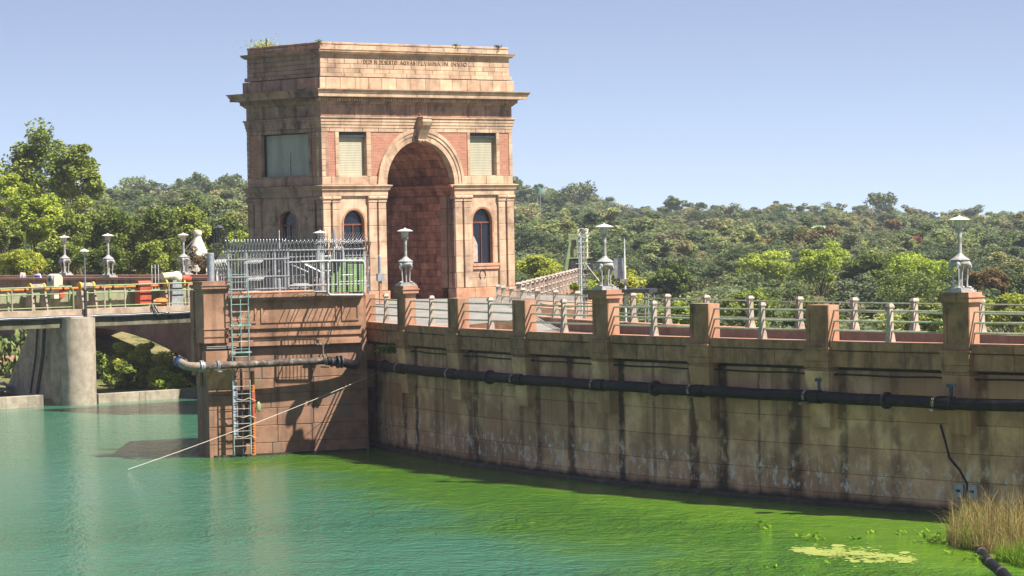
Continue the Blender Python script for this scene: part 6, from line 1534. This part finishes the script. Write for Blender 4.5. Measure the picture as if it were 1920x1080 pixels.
# =================================================================== shore at lower right
M_['reed'] = leaf_mat('dry_reeds', ['#978756', '#978756'], 0.3); M_['grass'] = leaf_mat('fresh_grass', ['#6d8a2a', '#7d9a33', '#5e7a24'], 0.3)
def reeds(name, label, clumps, n, h, m, seed, w=0.010):
    r = np.random.default_rng(seed); P = []; T_ = []
    for i in range(n):
        cx, cy, rx, ry, hk = clumps[r.integers(len(clumps))]
        a, d = r.uniform(0, 6.28), r.uniform(0, 1)**0.5; x, y = cx + rx*d*math.cos(a), cy + ry*d*math.sin(a)
        H = h*hk*(r.uniform(0.35, 1.0) if r.random() < 0.85 else r.uniform(1.0, 1.45)); th = r.uniform(0, 6.28); ln = np.array([math.cos(th), math.sin(th)])*H*abs(r.normal())*0.38
        w2 = w*r.uniform(0.6, 1.5); ph = r.uniform(0, 3.14); o = np.array([math.cos(ph)*w2, math.sin(ph)*w2, 0])
        ps = [np.array([x + ln[0]*q**2, y + ln[1]*q**2, -0.1 + H*(q - 0.28*q**3*min(1, np.linalg.norm(ln)/H*2))]) for q in (0, 0.35, 0.7, 1.0)]
        for k_ in range(3):
            wa, wb = 1-0.28*k_, 1-0.28*(k_+1)
            P.append([ps[k_]-o*wa, ps[k_]+o*wa, ps[k_+1]+o*wb, ps[k_+1]-o*wb])
        T_ += [r.uniform(0.0, 1.0)]*3
    ob = add(name, quads_mesh(name, np.array(P), M_[m], np.array(T_)), None); tag(ob, label, 'grass', kind='stuff')
rc = atz(1875, 1045, 0)
reeds('dry_reeds', 'tall dry tan reeds at the water edge, lower right', [(rc.x-0.35, rc.y+3.4, 0.5, 1.6, 0.9), (rc.x+0.25, rc.y+4.2, 0.6, 2.0, 1.0), (rc.x+0.8, rc.y+3.4, 0.6, 2.0, 1.1), (rc.x+0.1, rc.y+1.8, 0.55, 1.0, 0.6)], 4600, 1.22, 'reed', 1)
rc = atz(1925, 1060, 0); reeds('fresh_grass', 'tuft of fresh green grass below the dry reeds', [(rc.x+0.25, rc.y, 0.6, 1.0, 1.0), (rc.x-0.2, rc.y+1.2, 0.4, 0.6, 0.7)], 2400, 0.7, 'grass', 2)
rc = atz(1870, 1040, 0); reeds('fresh_grass', 'green stems growing up through the dry reeds', [(rc.x+0.1, rc.y+3.2, 0.9, 2.4, 1.0), (rc.x-0.3, rc.y+2.0, 0.4, 1.0, 0.7)], 1300, 0.95, 'grass', 3)
bk = MB(); cxx = rc.x + 0.9; bk.blob((cxx+1.0, rc.y+3.5, -0.25), (1.5, 5.5, 0.42), 20, 8); tag(bk.build('mud_bank', M_['terrain'], smooth=True), kind='structure')
# floating black hose boom
bp_ = [atz(x, y, 0.04) for x, y in ((1797, 996), (1812, 1003), (1828, 1018), (1840, 1036), (1856, 1055), (1878, 1072), (1898, 1092))]
bo = empty('floating_hose', bp_[0]); tag(bo, 'thick black hose floating from the reeds at the lower right', 'hose'); binv = pm(bo).inverted()
MB().tube([binv @ p_ for p_ in bp_], [0.10, 0.13, 0.13, 0.13, 0.13, 0.13, 0.13], 12).build('hose', M_['pipe'], bo, smooth=True)
for i in range(1, 6): 
    a, b = bp_[i], bp_[i] + (bp_[i+1]-bp_[i])*0.12; MB().tube([binv @ a, binv @ b], 0.145, 12).build('band', M_['pipe_worn'], bo, smooth=True)
# scum patch and water plants
M_['scum'] = mat('yellow_algae_scum', '#77863a', '#878c46', rough=0.9, nscale=1.5, bump=0.2)
def scum(n, seed):
    r = random.Random(seed); q = MB()
    for i in range(n):
        t_ = r.random(); cx_ = 1490 + 225*t_; cy_ = 1029 + 20*t_ + r.gauss(0, 4.6)*(0.5+math.sin(math.pi*t_)); P = atz(cx_ + r.gauss(0, 6), cy_, 0.008 + 0.004*r.random()); k_ = r.randint(5, 8); R = r.uniform(0.012, 0.055) if r.random() < 0.93 else r.uniform(0.08, 0.2)
        b_ = len(q.v)
        for j in range(k_): 
            a = 2*math.pi*j/k_; rr = R*r.uniform(0.6, 1.2); q.v.append(Vector((P.x + rr*math.cos(a)*1.3, P.y + rr*math.sin(a)*2.2, P.z + i*2e-6)))
        q.f.append(list(range(b_, b_+k_)))
    return q
tag(scum(800, 4).build('algae_scum', M_['scum']), 'pale yellow scum patch floating near the dam, lower right', 'algae', kind='stuff')
def wplant(px, py, R, n, label, seed):
    r = np.random.default_rng(seed); c = atz(px, py, 0); P = []
    C = np.stack([c.x + r.normal(size=n)*R, c.y + r.normal(size=n)*R*2.2, np.abs(r.normal(size=n))*R*0.5+0.03], 1)
    o = add('water_plant', quads_mesh('water_plant', leaves(C, 0.09, r, 0.8, 1.8), M_['grass'], r.uniform(0, 1, n)), None); tag(o, label, 'water plant', 'floating water plants', 'stuff')
wplant(1752, 1016, 0.26, 130, 'floating clump of water plants beside the dam near the reeds', 1); wplant(1522, 1012, 0.16, 50, 'small floating plant left of the scum patch', 2); wplant(1832, 1050, 0.15, 50, 'small floating plant beside the black hose', 3); wplant(1432, 990, 0.12, 24, 'tiny floating leaves in the shadow of the dam', 4)
for j, (x, y) in enumerate(((1690, 1002), (1635, 1000), (1560, 1060), (1450, 1065), (1780, 1040), (1600, 1012))): wplant(x, y, 0.08, 10, ('specks of weed floating by the dam shadow', 'weed specks nearest the dam wall', 'floating specks below the scum patch', 'floating specks left below the scum', 'specks between hose and water plant', 'specks above the scum patch')[j], 20+j)
# plate covers and cable on the wall near the reeds
for (s, lab) in ((41.3, 'left small steel cover plate on the dam wall above the reeds'), (41.85, 'right small steel cover plate on the dam wall above the reeds')):
    P = arc(s, 0.30, 0.78); pl = empty('cover_plate', P, arc_rot(s)); tag(pl, lab, 'cover plate', 'steel cover plates on the dam wall')
    MB().bb(-0.17, 0.17, -0.03, 0.04, -0.2, 0.2).build('plate', M_['steel'], pl); MB().bb(-0.1, 0.05, -0.06, -0.03, -0.04, 0.04).build('latch', M_['dark_steel'], pl)
crk = MB().tube([arc(40.55, 0.32, 2.75), arc(40.75, 0.33, 2.2), arc(40.9, 0.32, 1.75), arc(41.3, 0.33, 1.4), arc(41.6, 0.32, 1.0), arc(41.6, 0.32, 0.2)], 0.035, 6); tag(crk.build('cable', M_['black']), 'black cable running down the dam wall to the cover plates', 'cable')
# mooring rope
ra, rbq = arc(1.6, 0.30, 3.25), atz(240, 880, 0.02); mid = (ra+rbq)/2 + Vector((0, 0, -0.25))
rp = MB(); n = 24; pt = []
for i in range(n+1):
    t_ = i/n; pt.append(ra*(1-t_)**2 + mid*2*t_*(1-t_) + rbq*t_*t_)
rp.tube(pt, 0.009, 5); tag(rp.build('mooring_rope', M_['rope']), 'white rope slanting from the dam wall down into the water', 'rope')

# =================================================================== small buildings on the far slope
def hut(px, py, Y, w, h, wall, roof, label, name='hill_house'):
    P = at(px, py, Y); o = empty(name, P, 0.3); tag(o, label, 'house')
    MB().bb(-w/2, w/2, -w*0.4, w*0.4, -4, h).build('wall', M_[wall], o); q = MB().prism([(-w/2-0.3, -w*0.45, h), (-w/2-0.3, w*0.45, h), (-w/2-0.3, 0, h+w*0.18)], (w+0.6, 0, 0)); q.build('roof', M_[roof], o)
hut(1533, 433, 620, 2.8, 0.5, 'white', 'green_steel', 'low shed with a green roof among the trees on the slope')
tk = empty('water_tank', at(1010.5, 372, 700), 0); tag(tk, 'green water tank standing on the ridge right of the tower', 'tank')
MB().lathe([(0.55, 1.0), (0.55, 2.3), (0.3, 2.45)], 14).build('tank', M_['green_tank'], tk, smooth=True)
for a_ in (0.8, 2.4, 3.9, 5.5): MB().tube([(0.4*math.cos(a_), 0.4*math.sin(a_), -5), (0.4*math.cos(a_), 0.4*math.sin(a_), 1.0)], 0.08, 6).build('leg', M_['steel'], tk)

# =================================================================== thin warm-season haze over the valley
hz = MB().bb(-600, 600, -80, 1260, -16, 36); me = bpy.data.meshes.new('haze'); me.from_pydata([tuple(v) for v in hz.v], [], hz.f)
hm = bpy.data.materials.new('valley_haze'); hm.use_nodes = True; hn = hm.node_tree.nodes; hn.clear()
ho = hn.new('ShaderNodeOutputMaterial'); hv = hn.new('ShaderNodeVolumePrincipled'); hv.inputs['Color'].default_value = (0.86, 0.90, 1.0, 1); hv.inputs['Density'].default_value = 0.00016; hv.inputs['Anisotropy'].default_value = 0.2
hm.node_tree.links.new(hv.outputs[0], ho.inputs['Volume']); me.materials.append(hm)
ho_ = bpy.data.objects.new('haze', me); col.objects.link(ho_); tag(ho_, 'thin pale haze softening the distant hillside', 'haze', kind='stuff')
